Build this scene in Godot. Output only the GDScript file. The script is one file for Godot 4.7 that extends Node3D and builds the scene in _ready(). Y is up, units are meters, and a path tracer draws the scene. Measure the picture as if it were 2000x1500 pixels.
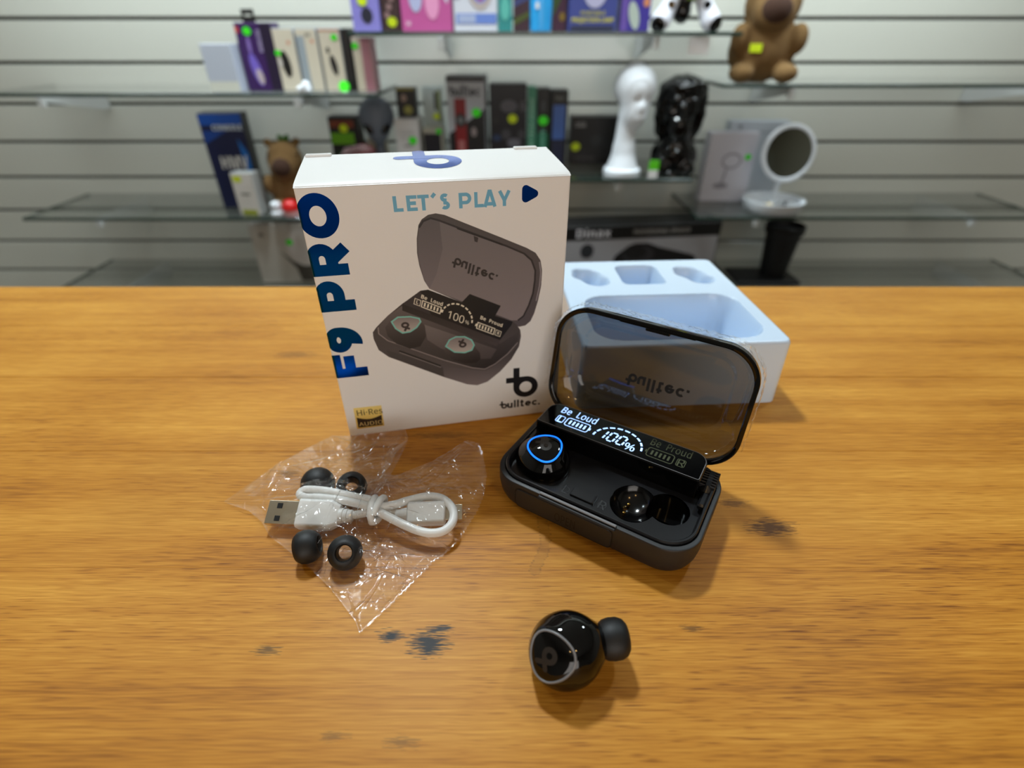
extends Node3D
# A shop counter: an earphone carton, its inner tray, the open charging case, a loose earbud and a bag of accessories, in front of glass shelves on a slat wall.

var M := {}
var taken := {}
var font_bold: SystemFont
var font_plain: SystemFont


func _ready() -> void:
	set_view_and_light()
	fonts()
	materials()
	room()
	shelves()
	counter()
	carton()
	tray()
	charging_case()
	loose_bud()
	accessory_bag()
	products_top_shelf()
	products_left_bay()
	products_middle_shelf()
	products_right_bay()
	products_bottom()


# ---------------------------------------------------------------- view and light
func set_view_and_light() -> void:
	var cam := Camera3D.new()
	cam.name = "camera"
	add_child(cam)
	cam.position = Vector3(0, 0.17, 0)
	cam.rotation_degrees = Vector3(-34.2, 0, 0)
	var lens := CameraAttributesPhysical.new()
	lens.frustum_focal_length = 16.0
	lens.exposure_aperture = 5.8
	lens.frustum_focus_distance = 0.198
	cam.attributes = lens
	cam.fov = 73.74
	cam.near = 0.02
	cam.far = 30.0
	var env := Environment.new()
	env.background_mode = Environment.BG_COLOR
	env.background_color = Color.BLACK
	env.tonemap_mode = Environment.TONE_MAPPER_LINEAR
	env.tonemap_exposure = 0.76
	env.sdfgi_enabled = true
	env.ssao_enabled = true
	env.ssil_enabled = true
	var world := WorldEnvironment.new()
	world.environment = env
	add_child(world)
	# ceiling lamps, the one by the left shelves added: [place, diameter, energy, colour]
	downlight(Vector3(-0.30, 1.62, -1.0), 0.17, 2.45, Color(0.93, 0.98, 1.0), "cool white round ceiling downlight over the aisle behind the counter")
	downlight(Vector3(0.95, 1.62, -0.95), 0.17, 0.65, Color(0.9, 0.97, 1.0), "cool white round ceiling downlight near the plush toy shelf")
	downlight(Vector3(-1.25, 1.62, -0.85), 0.17, 0.5, Color(0.9, 0.97, 1.0), "added cool white round ceiling downlight near the purple carton shelf")  # unseen lamp, added to lift the left shelves' brightness
	downlight(Vector3(-0.45, 1.62, 1.3), 0.12, 0.2, Color(1.0, 0.8, 0.5), "warm white round ceiling downlight on the customer side")
	downlight(Vector3(0.6, 1.62, 0.9), 0.12, 0.2, Color(1.0, 0.8, 0.5), "second warm white round ceiling downlight towards the shop front")
	wall_fill_light()
	fill_window()


# unseen glowing window added behind the camera as fill for upright fronts
func fill_window() -> void:
	var m := StandardMaterial3D.new()
	m.resource_name = "window_fill_glow"
	m.albedo_color = Color(0.9, 0.9, 0.9)
	m.emission_enabled = true
	m.emission = Color(1.0, 0.97, 0.94)
	m.emission_energy_multiplier = 1.0
	var w = structure("added_window_1", null)
	w.position = Vector3(0.15, 0.45, 2.28)
	obj("added_window_pane", block(2.0, 1.2, 0.01, 0.002, Vector3(0, -0.6, 0)), m, w)
	var fr := StandardMaterial3D.new()
	fr.albedo_color = Color(0.3, 0.3, 0.3)
	for s in [[2.12, 0.06, 0.0, -0.66], [2.12, 0.06, 0.0, 0.60], [0.06, 1.2, -1.03, -0.6], [0.06, 1.2, 1.03, -0.6], [0.04, 1.2, 0.0, -0.6]]:
		obj("added_window_frame", block(s[0], s[1], 0.05, 0.004, Vector3(s[2], s[3], -0.01)), fr, w)
	var l := AreaLight3D.new()
	l.name = "window_fill_light"
	l.area_size = Vector2(2.0, 1.2)
	l.light_color = Color(1.0, 0.97, 0.94)
	l.light_energy = 2.0
	l.area_range = 8.0
	l.area_attenuation = 2.0
	l.shadow_enabled = true
	w.add_child(l)
	l.position = Vector3(0, 0, -0.05)


# unseen strip lamp and hood, added to brighten the slat wall
func wall_fill_light() -> void:
	var t = thing("added_shelf_lamp", "added long white strip lamp in an unseen hood above the glass shelves", "lamp", Vector3(0, 0.66, -1.33))
	var hood := StandardMaterial3D.new()
	hood.albedo_color = Color(0.75, 0.75, 0.74)
	hood.roughness = 0.5
	obj("added_lamp_hood", block(2.9, 0.012, 0.36, 0.002, Vector3(0, 0.03, -0.155)), hood, t)
	obj("added_lamp_hood", block(2.9, 0.09, 0.012, 0.002, Vector3(0, -0.05, 0.03)), hood, t)
	var m := StandardMaterial3D.new()
	m.albedo_color = Color(0.9, 0.9, 0.9)
	m.emission_enabled = true
	m.emission = Color(0.93, 0.98, 1.0)
	m.emission_energy_multiplier = 3.0
	obj("added_lamp_tube", block(2.7, 0.012, 0.03, 0.002, Vector3(0, 0.016, 0)), m, t)
	var l := AreaLight3D.new()
	l.name = "lamp_light"
	l.area_size = Vector2(2.7, 0.03)
	l.light_color = Color(0.93, 0.98, 1.0)
	l.light_energy = 2.0
	l.area_range = 8.0
	l.area_attenuation = 2.0
	l.shadow_enabled = true
	t.add_child(l)
	l.position = Vector3(0, 0.012, 0)
	l.rotation_degrees.x = -70.0


func downlight(at: Vector3, size: float, energy: float, tint: Color, label: String) -> void:
	var t = thing("ceiling_lamp", label, "lamp", at)
	var m := StandardMaterial3D.new()
	m.albedo_color = Color(0.9, 0.9, 0.9)
	m.emission_enabled = true
	m.emission = tint
	m.emission_energy_multiplier = 6.0
	obj("lamp_diffuser", lathe([Vector2(0, 0.0), Vector2(size * 0.5, 0.0), Vector2(size * 0.5, 0.006), Vector2(0, 0.006)], 32), m, t)
	var rim := StandardMaterial3D.new()
	rim.albedo_color = Color(0.8, 0.8, 0.8)
	rim.roughness = 0.4
	obj("trim_ring", lathe([Vector2(size * 0.5, -0.004), Vector2(size * 0.6, 0.0), Vector2(size * 0.62, 0.02), Vector2(size * 0.5, 0.02)], 32), rim, t)
	var l := SpotLight3D.new()
	l.name = "lamp_light"
	l.light_color = tint
	l.light_energy = energy
	l.light_size = size * 0.5
	l.spot_range = 8.0
	l.spot_attenuation = 2.0
	l.spot_angle = 84.0
	l.spot_angle_attenuation = 0.15
	l.rotation_degrees.x = -90.0
	l.shadow_enabled = true
	t.add_child(l)
	l.position = Vector3(0, -size * 0.5 - 0.012, 0)


# ---------------------------------------------------------------- helpers: nodes
func numbered(called: String) -> String:
	var n: int = taken.get(called, 0)
	taken[called] = n + 1
	return called if n == 0 else "%s_%03d" % [called, n]


func thing(called: String, label: String, category: String, at := Vector3.ZERO, turn := 0.0, group := ""):
	var o := Node3D.new()
	o.name = numbered(called)
	add_child(o)
	o.position = at
	o.rotation.y = turn
	o.set_meta("label", label)
	o.set_meta("category", category)
	if group:
		o.set_meta("group", group)
	return o


func obj(called: String, mesh: Mesh, m: Material, parent: Node, at := Vector3.ZERO):
	var o := MeshInstance3D.new()
	o.name = called
	o.mesh = mesh
	o.material_override = m
	o.position = at
	parent.add_child(o, true)
	return o


func structure(called: String, mesh, m = null):
	var o: Node3D
	if mesh:
		var mi := MeshInstance3D.new()
		mi.mesh = mesh
		mi.material_override = m
		o = mi
	else:
		o = Node3D.new()
	o.name = called
	o.set_meta("kind", "structure")
	add_child(o)
	return o


# ---------------------------------------------------------------- helpers: meshes
class MB:
	var v := PackedVector3Array()
	var uv := PackedVector2Array()
	var t := PackedInt32Array()

	func p(a: Vector3, u := Vector2.ZERO) -> int:
		v.append(a)
		uv.append(u)
		return v.size() - 1

	func tri(a: int, b: int, c: int) -> void:
		t.append(a)
		t.append(b)
		t.append(c)

	func quad(a: int, b: int, c: int, d: int) -> void:
		tri(a, b, c)
		tri(a, c, d)

	# triangles run counter-clockwise seen from outside; the mesh stores them clockwise. Corners within ANGLE of each other share a normal.
	func mesh(angle := 40.0) -> ArrayMesh:
		var n := t.size() / 3
		var fn := PackedVector3Array()
		fn.resize(n)
		var around := {}
		var key := PackedInt32Array()
		key.resize(v.size())
		var seen := {}
		for i in v.size():
			var k := Vector3i((v[i] * 2.0e6).round())
			if not seen.has(k):
				seen[k] = seen.size()
				around[seen[k]] = PackedInt32Array()
			key[i] = seen[k]
		var lists := []
		lists.resize(seen.size())
		for i in lists.size():
			lists[i] = []
		for i in n:
			var a := v[t[i * 3]]
			fn[i] = (v[t[i * 3 + 1]] - a).cross(v[t[i * 3 + 2]] - a)
			for c in 3:
				lists[key[t[i * 3 + c]]].append(i)
		var limit := cos(deg_to_rad(angle))
		var flat := angle <= 0.0
		var ov := PackedVector3Array()
		var on := PackedVector3Array()
		var ou := PackedVector2Array()
		ov.resize(n * 3)
		on.resize(n * 3)
		ou.resize(n * 3)
		for i in n:
			var f := fn[i]
			var fu := f.normalized()
			for c in 3:
				var at: int = t[i * 3 + c]
				var sum := Vector3.ZERO
				if not flat:
					for j in lists[key[at]]:
						var g: Vector3 = fn[j]
						if g.normalized().dot(fu) >= limit:
							sum += g
				var to: int = i * 3 + (0 if c == 0 else 3 - c)
				ov[to] = v[at]
				on[to] = (sum.normalized() if sum.length_squared() > 0.0 else fu)
				ou[to] = uv[at]
		var arrays := []
		arrays.resize(Mesh.ARRAY_MAX)
		arrays[Mesh.ARRAY_VERTEX] = ov
		arrays[Mesh.ARRAY_NORMAL] = on
		arrays[Mesh.ARRAY_TEX_UV] = ou
		var m := ArrayMesh.new()
		if n:
			m.add_surface_from_arrays(Mesh.PRIMITIVE_TRIANGLES, arrays)
		return m


# outline of a rounded rectangle in the plane, counter-clockwise seen from +second axis turned away; n points a corner
func rr(w: float, d: float, r: float, n := 8) -> PackedVector2Array:
	var out := PackedVector2Array()
	r = clampf(r, 0.00001, minf(w, d) * 0.5 - 0.000001)
	var cs := [Vector2(w / 2 - r, d / 2 - r), Vector2(-w / 2 + r, d / 2 - r), Vector2(-w / 2 + r, -d / 2 + r), Vector2(w / 2 - r, -d / 2 + r)]
	for k in 4:
		for i in n + 1:
			var a: float = (k + float(i) / n) * PI / 2
			out.append(cs[k] + Vector2(cos(a), sin(a)) * r)
	return out


# rings of equal count, stacked along y (ring points x, z; counter-clockwise in x, z); caps close the first and last
func loft_into(b: MB, rings: Array, cap0 := true, cap1 := true) -> void:
	var n: int = rings[0].size()
	var first := b.v.size()
	for ring in rings:
		for q in ring:
			b.p(q)
	for k in rings.size() - 1:
		for i in n:
			var j := (i + 1) % n
			b.quad(first + k * n + i, first + (k + 1) * n + i, first + (k + 1) * n + j, first + k * n + j)
	for e in 2:
		if not [cap0, cap1][e]:
			continue
		var at: int = first + (rings.size() - 1) * n * e
		var c := Vector3.ZERO
		for i in n:
			c += b.v[at + i]
		var m := b.p(c / n)
		for i in n:
			if e == 0:
				b.tri(m, at + i, at + (i + 1) % n)
			else:
				b.tri(m, at + (i + 1) % n, at + i)


func lift(o: PackedVector2Array, y: float) -> PackedVector3Array:
	var out := PackedVector3Array()
	for q in o:
		out.append(Vector3(q.x, y, q.y))
	return out


# a block with rounded or chamfered edges, its base at y = 0
func block_into(b: MB, w: float, h: float, d: float, e: float, at := Vector3.ZERO, n := 1, r := -1.0) -> void:
	var rad := e if r < 0.0 else r
	var rings := []
	for s in [[0.0, e], [e, 0.0], [h - e, 0.0], [h, e]]:
		var ring := lift(rr(w - 2 * s[1], d - 2 * s[1], maxf(rad - s[1], 0.00002) if r >= 0.0 else maxf(e - s[1], 0.00002), n), s[0])
		for i in ring.size():
			ring[i] += at
		rings.append(ring)
	loft_into(b, rings)


func block(w: float, h: float, d: float, e: float, at := Vector3.ZERO, n := 1, r := -1.0) -> ArrayMesh:
	var b := MB.new()
	block_into(b, w, h, d, e, at, n, r)
	return b.mesh(35)


func lathe_into(b: MB, profile: Array, n: int, frame := Transform3D.IDENTITY) -> void:
	var first := b.v.size()
	for q in profile:
		for i in n:
			var a := TAU * i / n
			b.p(frame * Vector3(q.x * cos(a), q.y, q.x * sin(a)))
	for k in profile.size() - 1:
		for i in n:
			var j := (i + 1) % n
			b.quad(first + k * n + i, first + (k + 1) * n + i, first + (k + 1) * n + j, first + k * n + j)


func lathe(profile: Array, n := 32, angle := 40.0) -> ArrayMesh:
	var b := MB.new()
	lathe_into(b, profile, n)
	return b.mesh(angle)


# a frame whose y axis runs along DIR
func along(dir: Vector3, at := Vector3.ZERO) -> Transform3D:
	var y := dir.normalized()
	var x := y.cross(Vector3.UP if absf(y.y) < 0.95 else Vector3.RIGHT).normalized()
	return Transform3D(Basis(x, y, x.cross(y)), at)


func smooth_path(pts: Array, steps := 8, closed := false) -> Array:
	var out := []
	var n := pts.size()
	for i in (n if closed else n - 1):
		var a: Vector3 = pts[(i - 1 + n) % n] if closed or i > 0 else pts[0]
		var b: Vector3 = pts[i]
		var c: Vector3 = pts[(i + 1) % n]
		var d: Vector3 = pts[(i + 2) % n] if closed or i + 2 < n else pts[n - 1]
		for k in steps:
			out.append(b.cubic_interpolate(c, a, d, float(k) / steps))
	if not closed:
		out.append(pts[n - 1])
	return out


func tube_into(b: MB, path: Array, radius: float, n := 10, closed := false) -> void:
	var rings := []
	var side := Vector3.ZERO
	for i in path.size():
		var d: Vector3 = (path[(i + 1) % path.size()] - path[(i - 1 + path.size()) % path.size()]) if closed or (i > 0 and i < path.size() - 1) else (path[mini(i + 1, path.size() - 1)] - path[maxi(i - 1, 0)])
		d = d.normalized()
		if side == Vector3.ZERO:
			side = d.cross(Vector3.UP if absf(d.y) < 0.9 else Vector3.RIGHT).normalized()
		side = (side - d * side.dot(d)).normalized()
		var up := side.cross(d)
		var ring := PackedVector3Array()
		for k in n:
			var a := TAU * k / n
			ring.append(path[i] + (side * cos(a) + up * sin(a)) * radius)
		rings.append(ring)
	if closed:
		rings.append(rings[0])
	loft_into(b, rings, not closed, not closed)


func tube(path: Array, radius: float, n := 10, closed := false) -> ArrayMesh:
	var b := MB.new()
	tube_into(b, path, radius, n, closed)
	return b.mesh(60)


# flat filled outline (x, y) pushed through WHERE
func fill_into(b: MB, o: PackedVector2Array, where: Callable) -> void:
	var idx := Geometry2D.triangulate_polygon(o)
	var first := b.v.size()
	for q in o:
		b.p(where.call(q))
	for i in range(0, idx.size(), 3):
		var a: Vector2 = o[idx[i]]
		if (o[idx[i + 1]] - a).cross(o[idx[i + 2]] - a) > 0.0:
			b.tri(first + idx[i], first + idx[i + 1], first + idx[i + 2])
		else:
			b.tri(first + idx[i], first + idx[i + 2], first + idx[i + 1])


# the two sides of a stroke of that width along a polyline, mitred
func sides(pts: PackedVector2Array, width: float, closed: bool) -> Array:
	var l := PackedVector2Array()
	var r := PackedVector2Array()
	var n := pts.size()
	for i in n:
		var a := pts[(i - 1 + n) % n] if closed or i > 0 else pts[0]
		var c := pts[(i + 1) % n] if closed or i < n - 1 else pts[n - 1]
		var d0 := (pts[i] - a).normalized()
		var d1 := (c - pts[i]).normalized()
		if d0 == Vector2.ZERO:
			d0 = d1
		if d1 == Vector2.ZERO:
			d1 = d0
		var m := (d0 + d1).normalized()
		var s := Vector2(-m.y, m.x) * width * 0.5 / maxf(0.35, m.dot(d0))
		l.append(pts[i] + s)
		r.append(pts[i] - s)
	return [l, r]


func stroke_into(b: MB, pts: PackedVector2Array, width: float, closed: bool, where: Callable, rounded := false) -> void:
	var s := sides(pts, width, closed)
	var n := pts.size()
	var first := b.v.size()
	for i in n:
		b.p(where.call(s[0][i]))
		b.p(where.call(s[1][i]))
	for i in (n if closed else n - 1):
		var j := (i + 1) % n
		b.quad(first + i * 2 + 1, first + j * 2 + 1, first + j * 2, first + i * 2)
	if rounded and not closed:
		for e in [pts[0], pts[n - 1]]:
			fill_into(b, oval(e, width * 0.5, width * 0.5, 14), where)


func oval(c: Vector2, rx: float, ry: float, n := 24) -> PackedVector2Array:
	return arc(c, rx, ry, 0.0, 360.0 - 360.0 / n, n - 1)


func arc(c: Vector2, rx: float, ry: float, a0: float, a1: float, n := 14) -> PackedVector2Array:
	var out := PackedVector2Array()
	for i in n + 1:
		var a := deg_to_rad(lerpf(a0, a1, float(i) / n))
		out.append(c + Vector2(cos(a) * rx, sin(a) * ry))
	return out


func pv(list: Array) -> PackedVector2Array:
	return PackedVector2Array(list)


# ---------------------------------------------------------------- helpers: lettering drawn as strokes, cap height 1
# returns [advance, [[points, closed], ...]] for a pen of width W
func glyph(ch: String, w: float) -> Array:
	var k := w * 0.5
	var bowl := func(y0: float, y1: float, x: float) -> PackedVector2Array:
		var r: float = (y1 - y0) * 0.5
		var o := pv([Vector2(0, y1)])
		o.append_array(arc(Vector2(x, (y0 + y1) * 0.5), r, r, 90, -90, 14))
		o.append(Vector2(0, y0))
		return o
	match ch:
		"F":
			return [0.72, [[pv([Vector2(k, 0), Vector2(k, 1)]), false], [pv([Vector2(0, 1 - k), Vector2(0.76, 1 - k)]), false], [pv([Vector2(0, 0.47), Vector2(0.7, 0.47)]), false]]]
		"E":
			return [0.74, [[pv([Vector2(k, 0), Vector2(k, 1)]), false], [pv([Vector2(0, 1 - k), Vector2(0.66, 1 - k)]), false], [pv([Vector2(0, 0.5), Vector2(0.6, 0.5)]), false], [pv([Vector2(0, k), Vector2(0.67, k)]), false]]]
		"L":
			return [0.66, [[pv([Vector2(k, 0), Vector2(k, 1)]), false], [pv([Vector2(0, k), Vector2(0.62, k)]), false]]]
		"T":
			return [0.72, [[pv([Vector2(0, 1 - k), Vector2(0.74, 1 - k)]), false], [pv([Vector2(0.37, 0), Vector2(0.37, 1)]), false]]]
		"P":
			return [0.78, [[pv([Vector2(k, 0), Vector2(k, 1)]), false], [bowl.call(0.3 + k * 0.6, 1 - k, 0.45), false]]]
		"R":
			return [0.82, [[pv([Vector2(k, 0), Vector2(k, 1)]), false], [bowl.call(0.3 + k * 0.6, 1 - k, 0.45), false], [pv([Vector2(0.42, 0.38), Vector2(0.72, 0)]), false]]]
		"O":
			return [1.1, [[oval(Vector2(0.55, 0.5), 0.55 - k, 0.5 - k, 40), true]]]
		"9":
			var tail := pv([Vector2(0.8 - k, 0.62)])
			tail.append_array(arc(Vector2(0.3, 0.56), 0.5 - k, 0.56 - k, 0, -100, 20))
			return [0.84, [[oval(Vector2(0.4, 0.64), 0.4 - k, 0.36 - k, 36), true], [tail, false]]]
		"S":
			var s := arc(Vector2(0.31, 0.745), 0.3 - k, 0.255 - k * 0.9, 42, 270, 20)
			s.append_array(arc(Vector2(0.31, 0.26), 0.31 - k, 0.26 - k * 0.9, 90, -140, 20))
			return [0.66, [[s, false]]]
		"A":
			return [0.86, [[pv([Vector2(k * 0.9, 0), Vector2(0.44 - k * 0.35, 1), Vector2(0.44 + k * 0.35, 1), Vector2(0.88 - k * 0.9, 0)]), false], [pv([Vector2(0.18, 0.2), Vector2(0.7, 0.2)]), false]]]
		"Y":
			return [0.8, [[pv([Vector2(k * 0.8, 1), Vector2(0.41, 0.38), Vector2(0.82 - k * 0.8, 1)]), false], [pv([Vector2(0.41, 0.44), Vector2(0.41, 0)]), false]]]
		"'":
			return [0.34, [[pv([Vector2(0.08, 0.8), Vector2(0.3, 1.04)]), false]]]
		"b":
			return [0.74, [[pv([Vector2(0.1 + k, 1), Vector2(0.1 + k, 0.35)]), false], [oval(Vector2(0.1 + 0.34, 0.34), 0.34 - k, 0.34 - k, 28), true], [pv([Vector2(-0.08, 0.68 - k), Vector2(0.44, 0.68 - k)]), false]]]
		"u":
			var u := pv([Vector2(k, 0.68)])
			u.append_array(arc(Vector2(0.3, 0.3), 0.3 - k, 0.3 - k, 180, 360, 14))
			u.append(Vector2(0.6 - k, 0.68))
			return [0.7, [[u, false], [pv([Vector2(0.6 - k, 0.68), Vector2(0.6 - k, 0)]), false]]]
		"l":
			return [0.3, [[pv([Vector2(k, 0), Vector2(k, 1)]), false]]]
		"t":
			return [0.5, [[pv([Vector2(0.18, 0.92), Vector2(0.18, 0.12), Vector2(0.24, k), Vector2(0.42, k)]), false], [pv([Vector2(0.0, 0.66), Vector2(0.4, 0.66)]), false]]]
		"e":
			var e := pv([Vector2(k, 0.34), Vector2(0.68 - k, 0.34)])
			e.append_array(arc(Vector2(0.34, 0.34), 0.34 - k, 0.34 - k, 8, 318, 26))
			return [0.74, [[e, false]]]
		"c":
			return [0.66, [[arc(Vector2(0.34, 0.34), 0.34 - k, 0.34 - k, 45, 315, 24), false]]]
		".":
			return [0.3, [[pv([Vector2(0.0, k), Vector2(w, k)]), false]]]
	return [0.4, []]


# every stroke of a word, scaled to the cap height; [[points, closed], ...] and the pen width
func word(text: String, height: float, w: float, spacing := 0.0) -> Array:
	var out := []
	var x := 0.0
	for ch in text:
		var g := glyph(ch, w)
		for s in g[1]:
			var q := PackedVector2Array()
			for a in s[0]:
				q.append(Vector2(a.x + x, a.y) * height)
			out.append([q, s[1]])
		x += g[0] + spacing
	return [out, x * height]


func word_mesh(text: String, height: float, w: float, where: Callable, spacing := 0.0) -> ArrayMesh:
	# each stroke lies a hair above the one before it: WHERE takes the stroke's number too
	var b := MB.new()
	var k := 0
	for s in word(text, height, w, spacing)[0]:
		stroke_into(b, s[0], w * height, s[1], where.bind(k))
		k = (k + 1) % 3
	return b.mesh(30)


# the maker's round letter with a crossed stem: stem from the top, bar to the left, ring; unit: ring centre at 0, outer radius 1
func emblem_strokes(w: float) -> Array:
	var k := w * 0.5
	return [[pv([Vector2(-1 + k, 1.85), Vector2(-1 + k, 0)]), false], [oval(Vector2.ZERO, 1 - k, 1 - k, 40), true], [pv([Vector2(-1.58, 1 - k), Vector2(0, 1 - k)]), false]]


func emblem(scale_: float, w: float, where: Callable) -> ArrayMesh:
	var b := MB.new()
	var k := 0
	for s in emblem_strokes(w):
		var q := PackedVector2Array()
		for a in s[0]:
			q.append(a * scale_)
		stroke_into(b, finer(q, scale_ * 0.18, s[1]), w * scale_, s[1], where.bind(k), true)
		k += 1
	return b.mesh(30)


# the same polyline with points no further apart than STEP
func finer(pts: PackedVector2Array, step: float, closed: bool) -> PackedVector2Array:
	var out := PackedVector2Array()
	var n := pts.size()
	for i in (n if closed else n - 1):
		var steps := maxi(1, int(ceil(pts[i].distance_to(pts[(i + 1) % n]) / step)))
		for k in steps:
			out.append(pts[i].lerp(pts[(i + 1) % n], float(k) / steps))
	if not closed:
		out.append(pts[n - 1])
	return out


func fonts() -> void:
	font_bold = SystemFont.new()
	font_bold.font_names = PackedStringArray(["Droid Sans"])
	font_bold.font_weight = 700
	font_plain = SystemFont.new()
	font_plain.font_names = PackedStringArray(["Droid Sans"])


# lettering whose capitals are about HEIGHT metres high, centred or from the left, facing +z
func lettering(text: String, height: float, bold := true, left := false) -> TextMesh:
	var t := TextMesh.new()
	t.font = font_bold if bold else font_plain
	t.text = text
	t.font_size = 64
	t.pixel_size = height / 46.0
	t.depth = 0.0
	t.curve_step = 2.0
	if left:
		t.horizontal_alignment = HORIZONTAL_ALIGNMENT_LEFT
	return t


# ---------------------------------------------------------------- helpers: painting flat print into an image
class Painter:
	var im: Image
	var s: float

	func _init(w: float, h: float, per_unit: float, ground: Color) -> void:
		s = per_unit
		im = Image.create(int(w * s), int(h * s), false, Image.FORMAT_RGB8)
		im.fill(ground)

	# POLYS: outlines (x right, y up) filled even-odd; the colour goes from c0 at the bottom to c1 at the top when c1 is given
	func fill(polys: Array, c0: Color, c1 = null) -> void:
		var lo := 1.0e9
		var hi := -1.0e9
		for o in polys:
			for q in o:
				lo = minf(lo, q.y)
				hi = maxf(hi, q.y)
		var h := im.get_height()
		for row in range(maxi(0, int(h - hi * s) - 1), mini(h, int(h - lo * s) + 2)):
			var y := (h - row - 0.5) / s
			var xs := []
			for o in polys:
				var n: int = o.size()
				for i in n:
					var a: Vector2 = o[i]
					var b: Vector2 = o[(i + 1) % n]
					if (a.y > y) != (b.y > y):
						xs.append(a.x + (y - a.y) / (b.y - a.y) * (b.x - a.x))
			xs.sort()
			var c := c0
			if c1 != null:
				c = c0.lerp(c1, clampf((y - lo) / (hi - lo), 0, 1))
			for i in range(0, xs.size() - 1, 2):
				var x0 := int(round(xs[i] * s))
				var x1 := int(round(xs[i + 1] * s))
				if x1 > x0:
					im.fill_rect(Rect2i(x0, row, x1 - x0, 1), c)

	func stroke(sd: Array, closed: bool, c: Color) -> void:
		var n: int = sd[0].size()
		for i in (n if closed else n - 1):
			var j := (i + 1) % n
			fill([PackedVector2Array([sd[0][i], sd[0][j], sd[1][j], sd[1][i]])], c)


func paint_line(p: Painter, pts: Array, w: float, c: Color, closed := false) -> void:
	p.stroke(sides(pv(pts), w, closed), closed, c)


func paint_word(p: Painter, text: String, at: Vector2, height: float, w: float, c: Color, spacing := 0.0, turn := Transform2D.IDENTITY) -> void:
	for s in word(text, height, w, spacing)[0]:
		var q := PackedVector2Array()
		for a in s[0]:
			q.append(at + turn * a)
		var sd := sides(q, w * height, s[1])
		p.stroke(sd, s[1], c)


# type from the font, painted by its triangles
func paint_type(p: Painter, text: String, at: Vector2, height: float, c: Color, bold := true, turn := Transform2D.IDENTITY) -> void:
	var arrays := lettering(text, height, bold, true).get_mesh_arrays()
	var vs: PackedVector3Array = arrays[Mesh.ARRAY_VERTEX]
	var idx = arrays[Mesh.ARRAY_INDEX]
	var count: int = idx.size() if idx != null else vs.size()
	for i in range(0, count, 3):
		var o := PackedVector2Array()
		for k in 3:
			var q: Vector3 = vs[idx[i + k] if idx != null else i + k]
			o.append(at + turn * Vector2(q.x, q.y))
		p.fill([o], c)


# ---------------------------------------------------------------- helpers: smooth solids from a distance function (surface nets)
func nets(f: Callable, lo: Vector3, hi: Vector3, cell: float) -> ArrayMesh:
	var nx := int(ceil((hi.x - lo.x) / cell)) + 1
	var ny := int(ceil((hi.y - lo.y) / cell)) + 1
	var nz := int(ceil((hi.z - lo.z) / cell)) + 1
	var d := PackedFloat32Array()
	d.resize(nx * ny * nz)
	for k in nz:
		for j in ny:
			for i in nx:
				d[(k * ny + j) * nx + i] = f.call(lo + Vector3(i, j, k) * cell)
	var b := MB.new()
	var id := {}
	var corner := [Vector3i(0, 0, 0), Vector3i(1, 0, 0), Vector3i(0, 1, 0), Vector3i(1, 1, 0), Vector3i(0, 0, 1), Vector3i(1, 0, 1), Vector3i(0, 1, 1), Vector3i(1, 1, 1)]
	var edges := [[0, 1], [2, 3], [4, 5], [6, 7], [0, 2], [1, 3], [4, 6], [5, 7], [0, 4], [1, 5], [2, 6], [3, 7]]
	for k in nz - 1:
		for j in ny - 1:
			for i in nx - 1:
				var vals := []
				var neg := 0
				for c in corner:
					var x: float = d[((k + c.z) * ny + j + c.y) * nx + i + c.x]
					vals.append(x)
					if x < 0.0:
						neg += 1
				if neg == 0 or neg == 8:
					continue
				var sum := Vector3.ZERO
				var count := 0
				for e in edges:
					var a: float = vals[e[0]]
					var c2: float = vals[e[1]]
					if (a < 0.0) != (c2 < 0.0):
						sum += Vector3(corner[e[0]]).lerp(Vector3(corner[e[1]]), a / (a - c2))
						count += 1
				id[(k * ny + j) * nx + i] = b.p(lo + (Vector3(i, j, k) + sum / count) * cell)
	for k in range(1, nz - 1):
		for j in range(1, ny - 1):
			for i in range(1, nx - 1):
				var at := (k * ny + j) * nx + i
				var here := d[at] < 0.0
				for axis in 3:
					var step: int = [1, nx, nx * ny][axis]
					var there := d[at + step] < 0.0
					if here == there:
						continue
					var u: int = [nx, nx * ny, 1][axis]
					var w: int = [nx * ny, 1, nx][axis]
					var q := [id.get(at - u - w, -1), id.get(at - w, -1), id.get(at, -1), id.get(at - u, -1)]
					if q.has(-1):
						continue
					if here:
						b.quad(q[0], q[1], q[2], q[3])
					else:
						b.quad(q[0], q[3], q[2], q[1])
	return b.mesh(70)


func smin(a: float, b: float, k: float) -> float:
	var h := clampf(0.5 + 0.5 * (b - a) / k, 0.0, 1.0)
	return lerpf(b, a, h) - k * h * (1.0 - h)


func egg(p: Vector3, c: Vector3, r: Vector3) -> float:
	var q := (p - c) / r
	var l := q.length()
	if l < 0.0001:
		return -minf(r.x, minf(r.y, r.z))
	return l * (l - 1.0) / (q / r).length()


func capsule(p: Vector3, a: Vector3, b: Vector3, ra: float, rb: float) -> float:
	var ab := b - a
	var h := clampf((p - a).dot(ab) / ab.length_squared(), 0.0, 1.0)
	return (p - a - ab * h).length() - lerpf(ra, rb, h)


# ---------------------------------------------------------------- materials
func mat(name_: String, c: Color, rough := 0.6, metal := 0.0, spec := 0.5) -> StandardMaterial3D:
	if M.has(name_):
		return M[name_]
	var m := StandardMaterial3D.new()
	m.resource_name = name_
	m.albedo_color = c
	m.roughness = rough
	m.metallic = metal
	m.metallic_specular = spec
	M[name_] = m
	return m


func hue(c: Color, rough := 0.45) -> StandardMaterial3D:
	return mat("print_%s_%d" % [c.to_html(false), int(rough * 100)], c, rough)


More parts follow.
